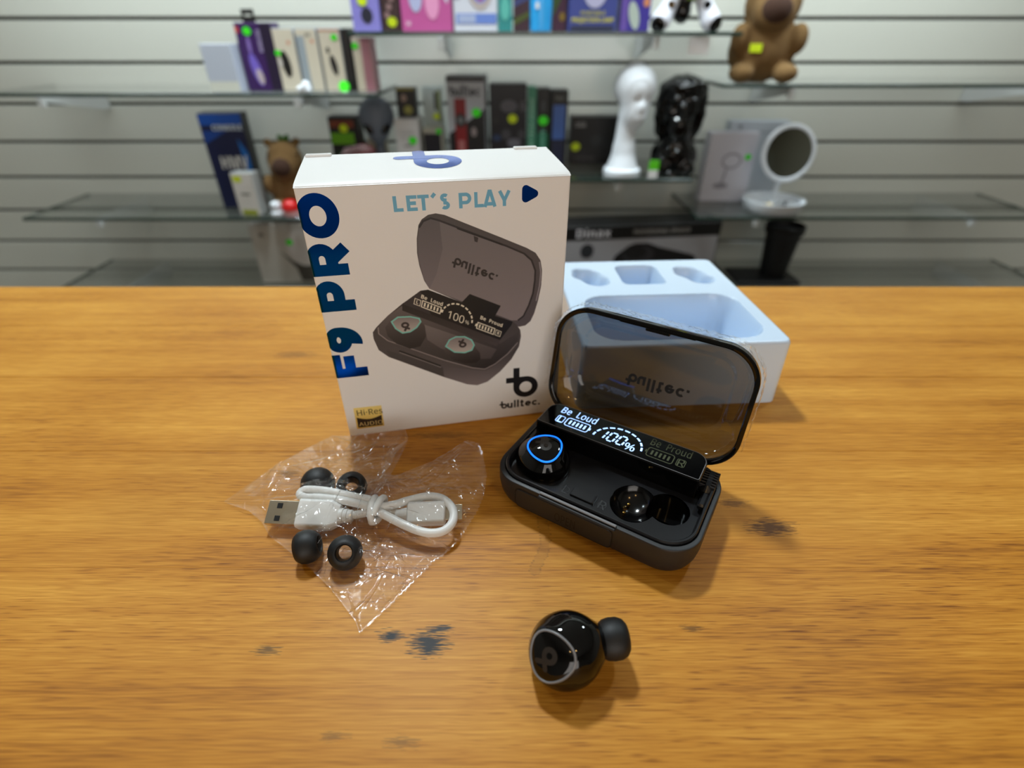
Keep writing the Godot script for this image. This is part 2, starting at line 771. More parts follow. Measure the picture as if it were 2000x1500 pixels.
func pane(name_: String, c: Color, alpha: float, rough := 0.03, spec := 0.5) -> StandardMaterial3D:
	var m := mat(name_, Color(c.r, c.g, c.b, alpha), rough, 0.0, spec)
	m.transparency = BaseMaterial3D.TRANSPARENCY_ALPHA
	m.cull_mode = BaseMaterial3D.CULL_DISABLED
	return m


func glow(name_: String, c: Color, strength: float) -> StandardMaterial3D:
	var m := mat(name_, c, 0.5)
	m.emission_enabled = true
	m.emission = c
	m.emission_energy_multiplier = strength
	return m


func materials() -> void:
	mat("slat", Color(0.82, 0.83, 0.79), 0.16)
	mat("groove", Color(0.2, 0.17, 0.13), 0.7)
	mat("plaster", Color(0.6, 0.58, 0.55), 0.9)
	mat("ceiling", Color(0.7, 0.69, 0.67), 0.95)
	mat("floor_tile", Color(0.5, 0.48, 0.45), 0.5)
	pane("shelf_glass", Color(0.2, 0.27, 0.24), 0.18, 0.02)
	mat("shelf_edge", Color(0.16, 0.23, 0.2), 0.15)
	mat("bracket", Color(0.82, 0.83, 0.82), 0.5)
	mat("card_white", Color(0.93, 0.93, 0.93), 0.42)
	mat("foil", Color(0.015, 0.3, 0.72), 0.16, 1.0)
	mat("tray_white", Color(0.83, 0.91, 1.0), 0.16)
	mat("case_matte", Color(0.12, 0.12, 0.128), 0.45)
	mat("case_satin", Color(0.09, 0.09, 0.1), 0.26)
	mat("black_gloss", Color(0.02, 0.02, 0.023), 0.05)
	mat("cup_gloss", Color(0.03, 0.03, 0.033), 0.14)
	mat("bud_gloss", Color(0.022, 0.021, 0.021), 0.035)
	mat("grey_ring", Color(0.5, 0.5, 0.51), 0.3)
	mat("bud_mark", Color(0.16, 0.14, 0.125), 0.4)
	mat("silicone", Color(0.035, 0.036, 0.042), 0.55)
	mat("gold_pin", Color(0.85, 0.68, 0.35), 0.2, 1.0)
	mat("engraved", Color(0.02, 0.02, 0.02), 0.6)
	mat("lid_edge", Color(0.03, 0.028, 0.026), 0.08)
	pane("lid_smoke", Color(0.06, 0.04, 0.022), 0.8, 0.03)
	pane("film", Color(0.9, 0.9, 0.9), 0.03, 0.04)
	pane("cellophane", Color(0.9, 0.9, 0.9), 0.012, 0.13, 0.8)
	mat("cable_white", Color(0.88, 0.88, 0.87), 0.4)
	mat("steel", Color(0.92, 0.87, 0.77), 0.3, 1.0)
	glow("display_lit", Color(0.62, 0.77, 1.0), 2.7)
	mat("display_unlit", Color(0.3, 0.32, 0.22), 0.4)
	glow("led_blue", Color(0.05, 0.42, 1.0), 2.6)
	mat("plush_brown", Color(0.46, 0.35, 0.2), 0.95)
	mat("plush_dark", Color(0.25, 0.16, 0.11), 0.95)
	mat("foam_white", Color(0.9, 0.92, 0.94), 0.8)
	mat("mirror_glass", Color(0.62, 0.66, 0.63), 0.06, 1.0)
	mat("mirror_white", Color(0.86, 0.88, 0.9), 0.35)
	mat("neon_green", Color(0.25, 0.95, 0.12), 0.5)
	mat("neon_yellow", Color(0.85, 0.95, 0.05), 0.5)
	mat("counter_panel", Color(0.42, 0.29, 0.16), 0.6)


# ---------------------------------------------------------------- the room
const WALL_Z := -1.67


func room() -> void:
	structure("floor", block(5.2, 0.1, 4.4, 0.002, Vector3(0, -1.05, 0.2)), M.floor_tile)
	structure("ceiling", block(5.2, 0.1, 4.4, 0.002, Vector3(0, 1.645, 0.2)), M.ceiling)
	structure("wall_left", block(0.1, 2.7, 4.4, 0.002, Vector3(-2.55, -0.95, 0.2)), M.plaster)
	structure("wall_right", block(0.1, 2.7, 4.4, 0.002, Vector3(2.55, -0.95, 0.2)), M.plaster)
	structure("wall_front", block(5.2, 2.7, 0.1, 0.002, Vector3(0, -0.95, 2.35)), M.plaster)
	# the slat wall: boards with a dark slot between each two
	var wall = structure("wall_back", null)
	obj("backing_board", block(5.0, 2.7, 0.05, 0.002, Vector3(0, -0.95, WALL_Z - 0.042)), M.groove, wall)
	var board := block(5.0, 0.0915, 0.016, 0.0015)
	var y := 0.209 + 0.1 * 14 + 0.004
	while y > -0.95:
		y -= 0.1
		if y > 1.52:
			continue
		obj("slat_board", board, M.slat, wall, Vector3(0, y, WALL_Z - 0.008))


# a glass shelf on brackets: X0..X1, top surface at Y
func shelf(x0: float, x1: float, y: float, label: String, brackets: Array) -> void:
	var w := x1 - x0
	var t = thing("glass_shelf", label, "shelf", Vector3((x0 + x1) * 0.5, y - 0.008, (WALL_Z - 1.40) * 0.5))
	var d := -1.40 - WALL_Z - 0.004
	obj("glass_pane", block(w - 0.004, 0.008, d - 0.004, 0.0008), M.shelf_glass, t)
	obj("polished_edge", block(w, 0.008, 0.002, 0.0006, Vector3(0, 0, d * 0.5 - 0.0005)), M.shelf_edge, t)
	for s in [-1, 1]:
		obj("polished_edge", block(0.002, 0.008, d - 0.003, 0.0006, Vector3(s * (w * 0.5 - 0.0005), 0, -0.001)), M.shelf_edge, t)
	for bx in brackets:
		var b := MB.new()
		var side := PackedVector2Array([Vector2(0.0, 0.0), Vector2(0.24, 0.0), Vector2(0.24, -0.012), Vector2(0.03, -0.05), Vector2(0.0, -0.05)])
		var o0 := PackedVector3Array()
		var o1 := PackedVector3Array()
		for q in side:
			o0.append(Vector3(bx - 0.0025, q.y - 0.0005, -d * 0.5 + q.x))
			o1.append(Vector3(bx + 0.0025, q.y - 0.0005, -d * 0.5 + q.x))
		loft_into(b, [o1, o0])
		obj("bracket", b.mesh(20), M.bracket, t)
		obj("bracket_tip", block(0.016, 0.026, 0.012, 0.002, Vector3(bx, -0.0265, d * 0.5 - 0.03)), M.bracket, t)


func shelves() -> void:
	shelf(-0.372, 0.522, 0.178, "topmost glass shelf with the colourful cartons and the white and black toy", [-0.24, 0.26])
	shelf(-1.29, -0.325, 0.057, "glass shelf with the purple carton and the row of white cartons", [-0.35, 0.28])
	shelf(-1.33, -0.37, -0.238, "glass shelf with the blue carton and the small brown plush", [-0.3, 0.3])
	shelf(-0.50, 0.47, -0.138, "glass shelf with the white foam head and the black bust", [-0.3, 0.3])
	shelf(0.502, 1.46, 0.076, "glass shelf with the large brown plush capybara", [-0.3, 0.3])
	shelf(0.502, 1.46, -0.236, "glass shelf with the round white mirror", [-0.3, 0.3])
	shelf(-1.35, -0.385, -0.452, "lowest glass shelf with the large white camera carton", [-0.3, 0.3])
	shelf(-0.375, 0.66, -0.452, "lowest glass shelf with the long speaker carton", [-0.3, 0.3])
	shelf(0.67, 1.62, -0.452, "lowest glass shelf with the black tapering cup", [-0.3, 0.3])


# ---------------------------------------------------------------- the counter
func noise(kind: int, freq: float, seed_: int, octaves := 3) -> FastNoiseLite:
	var n := FastNoiseLite.new()
	n.noise_type = kind
	n.frequency = freq
	n.seed = seed_
	n.fractal_octaves = octaves
	return n


func noise_bytes(w: int, h: int, from_w: int, from_h: int, freq: float, seed_: int, octaves := 3) -> PackedByteArray:
	var im := noise(FastNoiseLite.TYPE_SIMPLEX_SMOOTH, freq, seed_, octaves).get_image(from_w, from_h, false, false, true)
	im.convert(Image.FORMAT_L8)
	im.resize(w, h, Image.INTERPOLATE_CUBIC)
	return im.get_data()


const WOOD_X0 := -0.5
const WOOD_W := 1.0
const WOOD_Z0 := -0.40
const WOOD_D := 0.42
const SEAMS := [-0.392, -0.3245, -0.2575, -0.191, -0.124, -0.0555, 0.012, 0.079]


func wood_image() -> Image:
	var w := 1600
	var h := 2000
	var streak := noise_bytes(w, h, 90, h, 0.012, 5, 4)
	var grain := noise_bytes(w, h, 110, h, 0.11, 8, 3)
	var fine := noise_bytes(w, h, 200, h, 0.3, 13, 2)
	var pore := noise_bytes(w, h, 260, h, 0.24, 21, 2)
	var where_pores := noise_bytes(w, h, 200, 250, 0.02, 33, 2)
	var blotch := noise_bytes(w, h, 260, 260, 0.018, 41, 4)
	var warp := noise_bytes(w, h, 60, 500, 0.006, 57, 2)
	var falloff_tone := []
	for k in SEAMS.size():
		falloff_tone.append([0.16, 0.11, 0.12, 0.05, 0.0, -0.1, -0.12, 0.0][k])  # back boards lightened, near ones darkened: light falloff put into the wood colour
	var out := PackedByteArray()
	out.resize(w * h * 3)
	var plank := 0
	for y in h:
		var z := WOOD_Z0 + WOOD_D * y / h
		while plank + 1 < SEAMS.size() and z > SEAMS[plank + 1]:
			plank += 1
		var shift: int = plank * 211
		var add: float = falloff_tone[plank]
		for x in w:
			var xs := x + shift
			if xs >= w:
				xs = 2 * w - 1 - xs
			var at := y * w + xs
			var here := y * w + x
			var ring := sin(y * 0.045 + warp[at] * 0.11 + plank * 2.0)
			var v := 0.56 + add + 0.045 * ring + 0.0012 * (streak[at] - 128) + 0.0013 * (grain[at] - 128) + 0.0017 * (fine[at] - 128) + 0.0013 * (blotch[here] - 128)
			var dark := maxf(0.0, (pore[at] - 158) / 97.0) * clampf((where_pores[here] - 70) / 90.0, 0.0, 1.0)
			v = clampf(v - dark * 0.5, 0.0, 1.0)
			# three wood tones
			var r: float
			var g: float
			var b: float
			if v < 0.5:
				var k := v * 2.0
				r = lerpf(120.0, 192.0, k)
				g = lerpf(68.0, 127.0, k)
				b = lerpf(14.0, 38.0, k)
			else:
				var k := v * 2.0 - 1.0
				r = lerpf(192.0, 226.0, k)
				g = lerpf(127.0, 165.0, k)
				b = lerpf(38.0, 68.0, k)
			out[here * 3] = int(r)
			out[here * 3 + 1] = int(g)
			out[here * 3 + 2] = int(b)
	# marks on the wood: [x, z, half width, half depth, strength, colour, threshold, grain of the edge]
	var rough := noise(FastNoiseLite.TYPE_SIMPLEX_SMOOTH, 0.09, 77, 3)
	var marks := [
		[-0.0416, -0.0966, 0.0030, 0.0017, 1.0, Color(0.11, 0.1, 0.1), 0.0], [-0.0285, -0.0938, 0.0058, 0.0036, 1.0, Color(0.11, 0.1, 0.1), 0.0], [-0.0250, -0.0990, 0.0040, 0.0010, 0.9, Color(0.15, 0.13, 0.14), 0.0],
		[0.1082, -0.1434, 0.008, 0.0035, 0.75, Color(0.3, 0.18, 0.08), -0.2], [0.098, -0.157, 0.005, 0.002, 0.5, Color(0.33, 0.2, 0.09), 0.0],
		[-0.1046, -0.1753, 0.004, 0.002, 0.4, Color(0.3, 0.2, 0.1), 0.0], [-0.0822, -0.0916, 0.003, 0.0014, 0.55, Color(0.25, 0.2, 0.15), 0.0], [-0.037, -0.2032, 0.016, 0.003, 0.35, Color(0.3, 0.2, 0.1), 0.0],
		[0.148, -0.258, 0.010, 0.008, 0.4, Color(0.32, 0.2, 0.09), -0.1], [-0.0232, -0.1518, 0.002, 0.002, 0.5, Color(0.3, 0.24, 0.18), 0.0], [0.062, -0.0995, 0.0025, 0.0012, 0.5, Color(0.3, 0.2, 0.1), 0.0],
		[-0.033, -0.0645, 0.004, 0.0015, 0.35, Color(0.3, 0.22, 0.15), 0.0], [-0.052, -0.066, 0.003, 0.001, 0.35, Color(0.3, 0.22, 0.15), 0.0],
		[-0.093, -0.2655, 0.0025, 0.0016, 0.7, Color(0.2, 0.12, 0.06), -0.2], [-0.096, -0.2495, 0.002, 0.0016, 0.7, Color(0.2, 0.12, 0.06), -0.2], [-0.141, -0.284, 0.012, 0.004, 0.3, Color(0.3, 0.19, 0.09), -0.1],
	]
	for m in marks:
		var cx := int((m[0] - WOOD_X0) / WOOD_W * w)
		var cy := int((m[1] - WOOD_Z0) / WOOD_D * h)
		var rx := int(m[2] / WOOD_W * w * 1.5) + 2
		var ry := int(m[3] / WOOD_D * h * 1.5) + 2
		for y in range(cy - ry, cy + ry):
			for x in range(cx - rx, cx + rx):
				if x < 0 or y < 0 or x >= w or y >= h:
					continue
				var q := Vector2((x - cx) / float(rx), (y - cy) / float(ry)) * 1.5
				var e: float = 1.0 - q.length() + 1.25 * rough.get_noise_2d(x * 0.7, y * 7.0) - m[6] * 0.3
				var a: float = clampf(e * 2.5, 0.0, 1.0) * m[4]
				if a > 0.0:
					var o := (y * w + x) * 3
					for k in 3:
						out[o + k] = int(lerpf(out[o + k], [m[5].r, m[5].g, m[5].b][k] * 255.0, a))
	# a dried run of liquid: its outline is darker than its inside
	var run := [Vector2(0.0125, -0.1475), Vector2(0.0135, -0.139), Vector2(0.0125, -0.132), Vector2(0.0095, -0.1255), Vector2(0.0085, -0.1225)]
	for y in range(int((-0.149 - WOOD_Z0) / WOOD_D * h), int((-0.119 - WOOD_Z0) / WOOD_D * h)):
		for x in range(int((0.002 - WOOD_X0) / WOOD_W * w), int((0.02 - WOOD_X0) / WOOD_W * w)):
			var q := Vector2(WOOD_X0 + WOOD_W * x / w, WOOD_Z0 + WOOD_D * y / h)
			var dist := 1.0
			for k in run.size() - 1:
				dist = minf(dist, q.distance_to(Geometry2D.get_closest_point_to_segment(q, run[k], run[k + 1])))
			var e := dist - 0.0022 - 0.0007 * rough.get_noise_2d(x * 1.2, y * 1.2)
			var a := 0.0
			if e < 0.0:
				a = 0.1 + 0.32 * clampf(1.0 + e / 0.0004, 0.0, 1.0)
			var o := (y * w + x) * 3
			for k in 3:
				out[o + k] = int(lerpf(out[o + k], [92.0, 62.0, 30.0][k], a))
	return Image.create_from_data(w, h, false, Image.FORMAT_RGB8, out)


func counter() -> void:
	var wood := StandardMaterial3D.new()
	wood.resource_name = "counter_wood"
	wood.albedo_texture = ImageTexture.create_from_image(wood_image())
	wood.roughness = 0.45
	wood.metallic_specular = 0.33
	var t = thing("shop_counter", "golden brown wooden counter top of glued boards with dark stains", "counter", Vector3(0, 0, -0.1))
	for k in SEAMS.size() - 1:
		var z0: float = SEAMS[k]
		var z1: float = SEAMS[k + 1]
		var gap: float = 0.0002 if k in [1, 2] else 0.00002
		var b := MB.new()
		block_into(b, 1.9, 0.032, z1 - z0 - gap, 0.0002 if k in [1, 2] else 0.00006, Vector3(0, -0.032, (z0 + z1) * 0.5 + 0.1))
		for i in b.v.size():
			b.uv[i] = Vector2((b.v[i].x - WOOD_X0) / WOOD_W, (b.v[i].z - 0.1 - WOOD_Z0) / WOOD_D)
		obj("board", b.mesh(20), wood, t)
	obj("counter_body", block(1.8, 0.916, 0.42, 0.004, Vector3(0, -0.949, -0.05)), M.counter_panel, t)


# ---------------------------------------------------------------- the carton
const BOX_W := 0.1096
const BOX_H := 0.1228
const BOX_D := 0.042


func box_print() -> Image:
	var p := Painter.new(109.6, 122.8, 14.0, Color(0.93, 0.93, 0.93))
	var sky := Color(0.42, 0.7, 0.84)
	# slogan
	var pen := 0.225
	for g in [["L", 36.3], ["E", 41.6], ["T", 46.0], ["'", 51.2], ["S", 55.0], ["P", 62.6], ["L", 68.9], ["A", 72.6], ["Y", 78.9]]:
		paint_word(p, g[0], Vector2(g[1], 111.4), 6.2, pen, sky)
	# the pictured case: lid
	var lid := pv([Vector2(45.4, 105.7), Vector2(46.9, 107.9), Vector2(49.7, 109.6), Vector2(52.8, 110.0), Vector2(56.3, 109.2), Vector2(69.2, 103.2), Vector2(80, 98.2), Vector2(91.2, 92.9), Vector2(95.3, 90.4), Vector2(97.7, 86.7), Vector2(98.6, 81.8), Vector2(98.4, 74.5), Vector2(97.1, 67), Vector2(95.4, 60.6), Vector2(93.7, 56.7), Vector2(91.2, 54.6), Vector2(88.1, 54.2), Vector2(85.6, 55.5), Vector2(47.3, 77.4), Vector2(45.4, 81.4), Vector2(44, 88.4), Vector2(43.6, 94), Vector2(44.1, 100)])
	var lid_in := pv([Vector2(45.5, 104.6), Vector2(47.4, 107.1), Vector2(50.6, 108.2), Vector2(54.1, 107.0), Vector2(69.1, 100.2), Vector2(82.7, 94.1), Vector2(90.1, 90.4), Vector2(93.6, 87.0), Vector2(95.4, 82.1), Vector2(95.3, 77.2), Vector2(94.6, 71), Vector2(92.6, 64.8), Vector2(90.2, 59.7), Vector2(87.5, 57.7), Vector2(84.4, 58.0), Vector2(47.3, 77.4), Vector2(45.5, 82.0), Vector2(44.3, 89.0), Vector2(44, 94), Vector2(44.5, 100)])
	p.fill([lid], Color(0.35, 0.32, 0.34), Color(0.3, 0.28, 0.28))
	p.fill([lid_in], Color(0.55, 0.51, 0.52), Color(0.43, 0.41, 0.42))
	p.fill([pv([Vector2(45.5, 104.6), Vector2(47.4, 107.1), Vector2(50.6, 108.2), Vector2(54.1, 107.0), Vector2(54.5, 95), Vector2(51, 84), Vector2(47.3, 77.4), Vector2(45.5, 82.0), Vector2(44.3, 89.0), Vector2(44, 94), Vector2(44.5, 100)])], Color(0.47, 0.44, 0.46), Color(0.36, 0.34, 0.35))
	paint_line(p, [Vector2(45.5, 104.6), Vector2(47.4, 107.1), Vector2(50.6, 108.2), Vector2(54.1, 107.0), Vector2(69.1, 100.2), Vector2(82.7, 94.1), Vector2(90.1, 90.4), Vector2(93.6, 87.0), Vector2(95.4, 82.1), Vector2(95.3, 77.2), Vector2(94.6, 71), Vector2(92.6, 64.8), Vector2(90.2, 59.7), Vector2(87.5, 57.7)], 0.8, Color(0.16, 0.14, 0.15))
	p.fill([pv([Vector2(60.8, 103.9), Vector2(80.5, 95.3), Vector2(80.5, 94.6), Vector2(61.2, 103.0)])], Color(0.08, 0.07, 0.07))
	p.fill([pv([Vector2(68, 99.8), Vector2(70, 98.8), Vector2(69.5, 96.8), Vector2(68.3, 97.3)])], Color(0.2, 0.18, 0.18))
	paint_line(p, [Vector2(97.2, 86), Vector2(98, 81), Vector2(97.6, 74.5), Vector2(96.2, 67)], 0.5, Color(0.6, 0.57, 0.6))
	# name on the lid, mirrored top to bottom
	var down := Transform2D(Vector2(0.885, -0.47), Vector2(-0.25, -0.97), Vector2.ZERO)
	paint_word(p, "bulltec.", Vector2(59.2, 91.4), 4.8, 0.19, Color(0.16, 0.14, 0.14), 0.05, down)
	# base
	var base := pv([Vector2(35, 71.5), Vector2(43.9, 76.7), Vector2(46.7, 77), Vector2(85, 57.3), Vector2(86.8, 55.7), Vector2(88.7, 52.4), Vector2(89.1, 48.9), Vector2(88.2, 43.4), Vector2(84.4, 36.5), Vector2(78.5, 29.8), Vector2(71.9, 24.5), Vector2(66.6, 23), Vector2(61.5, 24.3), Vector2(50.5, 30), Vector2(25.4, 44.7), Vector2(21.3, 49), Vector2(19.9, 55.1), Vector2(20, 58.4), Vector2(21.9, 60.8), Vector2(27.6, 66)])
	p.fill([base], Color(0.36, 0.33, 0.33), Color(0.24, 0.22, 0.22))
	p.fill([pv([Vector2(50.5, 30), Vector2(61.5, 24.3), Vector2(66.6, 23), Vector2(71.9, 24.5), Vector2(78.5, 29.8), Vector2(84.4, 36.5), Vector2(88.2, 43.4), Vector2(84, 40), Vector2(77, 34), Vector2(71, 31.3), Vector2(65, 32.4), Vector2(50.2, 36.4)])], Color(0.5, 0.46, 0.47), Color(0.24, 0.22, 0.22))
	var inner := pv([Vector2(27.6, 66), Vector2(34.6, 70.3), Vector2(78.7, 45.9), Vector2(88.1, 51.4), Vector2(87.5, 45.6), Vector2(82.4, 39.7), Vector2(76, 34.6), Vector2(70.8, 32.2), Vector2(64.5, 33.8), Vector2(51.2, 39.8), Vector2(26, 53.5), Vector2(22.5, 57.5), Vector2(22.7, 60.7)])
	p.fill([inner], Color(0.17, 0.15, 0.15), Color(0.4, 0.37, 0.37))
	paint_line(p, [Vector2(22.7, 60.7), Vector2(22.5, 57.5), Vector2(26, 53.5), Vector2(51.2, 39.8), Vector2(64.5, 33.8), Vector2(70.8, 32.2), Vector2(76, 34.6), Vector2(82.4, 39.7), Vector2(87.5, 45.6)], 0.5, Color(0.56, 0.52, 0.52))
	p.fill([pv([Vector2(43.5, 60), Vector2(77, 43), Vector2(74, 38), Vector2(66, 38.5), Vector2(50, 46.5), Vector2(44, 52)])], Color(0.3, 0.27, 0.27), Color(0.46, 0.43, 0.43))
	p.fill([pv([Vector2(24.7, 48.6), Vector2(49.2, 36.4), Vector2(50.2, 35.4), Vector2(50.2, 30.4), Vector2(26, 44.6)])], Color(0.27, 0.25, 0.25))
	paint_line(p, [Vector2(30.5, 47.4), Vector2(49.2, 36.7)], 1.0, Color(0.1, 0.09, 0.09))
	paint_line(p, [Vector2(30.5, 46.7), Vector2(49.2, 36.0)], 0.35, Color(0.55, 0.52, 0.52))
	# display strip
	p.fill([pv([Vector2(34.7, 71.2), Vector2(78.7, 48), Vector2(77.1, 44.6), Vector2(34.4, 68)])], Color(0.3, 0.27, 0.27), Color(0.12, 0.1, 0.1))
	p.fill([pv([Vector2(34.7, 71.2), Vector2(43.3, 76.8), Vector2(46.7, 77), Vector2(61.2, 69.5), Vector2(65.1, 73.3), Vector2(79.3, 66.1), Vector2(76.5, 61.1), Vector2(85, 57.3), Vector2(84.4, 55.6), Vector2(78.7, 48)])], Color(0.05, 0.045, 0.05))
	p.fill([pv([Vector2(34.7, 71.2), Vector2(43.3, 76.8), Vector2(45, 70), Vector2(47, 64.7)])], Color(0.2, 0.18, 0.19))
	var ivory := Color(0.93, 0.9, 0.82)
	var slope := Transform2D(Vector2(0.885, -0.465), Vector2(0.28, 0.93), Vector2.ZERO)
	paint_type(p, "Be  Loud", Vector2(43.2, 74.2), 1.9, ivory, true, slope)
	paint_type(p, "Be  Proud", Vector2(69.4, 61.2), 1.9, ivory, true, slope)
	for s in [[Vector2(43.4, 70.4), 0.0], [Vector2(67.9, 57.0), 1.0]]:
		var at: Vector2 = s[0]
		var c := func(x: float, y: float) -> Vector2: return at + slope * Vector2(x, y)
		paint_line(p, [c.call(0, -1.5), c.call(9, -1.5), c.call(9, 1.7), c.call(0, 1.7)], 0.45, ivory, true)
		for k in 5:
			paint_line(p, [c.call(1.3 + k * 1.55, -0.9), c.call(1.3 + k * 1.55, 1.1)], 0.75, ivory)
		paint_line(p, [c.call(9.0 if s[1] == 0.0 else -1.0, 0.1), c.call(10.0 if s[1] == 0.0 else 0.0, 0.1)], 1.4, ivory)
		var bx := -3.6 if s[1] == 0.0 else 9.8
		paint_line(p, [c.call(bx, -1.4), c.call(bx + 2.8, -1.4), c.call(bx + 2.8, 1.4), c.call(bx, 1.4)], 0.3, ivory, true)
		paint_type(p, "L" if s[1] == 0.0 else "R", c.call(bx + 0.7, 0.0), 1.6, ivory, true, slope)
	for k in 10:
		var a0 := 178.0 - k * 18.0
		var o := arc(Vector2.ZERO, 7.6, 7.2, a0, a0 - 12.0, 4)
		var q := []
		for a in o:
			q.append(Vector2(58.6, 61.6) + slope * a)
		paint_line(p, q, 0.75, ivory)
	paint_type(p, "100", Vector2(54.2, 64.4), 3.9, ivory, false, slope)
	paint_type(p, "%", Vector2(62.2, 59.6), 2.0, ivory, false, slope)
	# the two pictured buds
	var mint := Color(0.5, 0.78, 0.74)
	for s in [[pv([Vector2(25.8, 60.4), Vector2(29.1, 64.2), Vector2(41.4, 63), Vector2(43.6, 59.2), Vector2(43.7, 53.9), Vector2(40.5, 48.8), Vector2(35.7, 48), Vector2(29.7, 51.4), Vector2(26.3, 55.8)]), pv([Vector2(29, 62.9), Vector2(32, 64.9), Vector2(37.6, 64.6), Vector2(41.4, 63.3), Vector2(41.9, 61.6), Vector2(39.8, 58.9), Vector2(36.7, 57), Vector2(33.2, 56.7), Vector2(30.4, 59.3)]), Vector2(34.8, 60.6), 150.0], [pv([Vector2(51.3, 44.8), Vector2(53, 48.1), Vector2(65.7, 46.6), Vector2(68.6, 42), Vector2(68.8, 38.4), Vector2(66.5, 36.5), Vector2(60.9, 36.8), Vector2(55.5, 39.3)]), pv([Vector2(52.4, 47.4), Vector2(54.4, 50.7), Vector2(57.5, 52), Vector2(61.7, 51.6), Vector2(64.9, 49.5), Vector2(66, 46.6), Vector2(64.7, 43.9), Vector2(61.2, 42.9), Vector2(56.4, 43.8)]), Vector2(60.5, 47.4), -30.0]]:
		p.fill([s[0]], Color(0.12, 0.1, 0.1), Color(0.34, 0.31, 0.31))
		p.fill([s[1]], Color(0.74, 0.7, 0.68), Color(0.5, 0.47, 0.47))
		paint_line(p, Array(s[1]), 0.7, mint, true)
		for e in emblem_strokes(0.6):
			var q := PackedVector2Array()
			for a in e[0]:
				q.append(s[2] + (a * 1.9).rotated(deg_to_rad(s[3])) * Vector2(1, 0.8))
			p.stroke(sides(q, 1.0, e[1]), e[1], Color(0.2, 0.17, 0.17))
	# the maker's emblem and name
	var ink := Color(0.075, 0.085, 0.11)
	for e in emblem_strokes(0.5):
		var q := PackedVector2Array()
		for a in e[0]:
			q.append(Vector2(91.9, 18.7) + a * 6.55)
		p.stroke(sides(q, 3.2, e[1]), e[1], ink)
	paint_word(p, "bulltec.", Vector2(78.3, 6.1), 4.8, 0.2, ink, 0.05)
	# the gold quality badge
	p.fill([pv([Vector2(4.2, 4.4), Vector2(17.8, 4.5), Vector2(18, 17.5), Vector2(4.5, 17.6)])], Color(0.86, 0.72, 0.36), Color(0.95, 0.86, 0.52))
	var wave := pv([Vector2(5.0, 5.2), Vector2(17.1, 5.3), Vector2(17.3, 11.6)])
	for k in 13:
		var x := 17.3 - 12.2 * k / 12.0
		wave.append(Vector2(x, 11.6 - 1.7 * sin(PI * k / 12.0)))
	p.fill([wave], Color(0.17, 0.12, 0.09))
	paint_type(p, "Hi·Res", Vector2(5.3, 14.2), 3.4, Color(0.16, 0.12, 0.08), false, Transform2D(Vector2(0.98, 0), Vector2(0, 1), Vector2.ZERO))
	paint_type(p, "AUDIO", Vector2(5.6, 7.1), 2.3, Color(0.93, 0.82, 0.55), false, Transform2D(Vector2(1.22, 0), Vector2(0, 1), Vector2.ZERO))
	return p.im


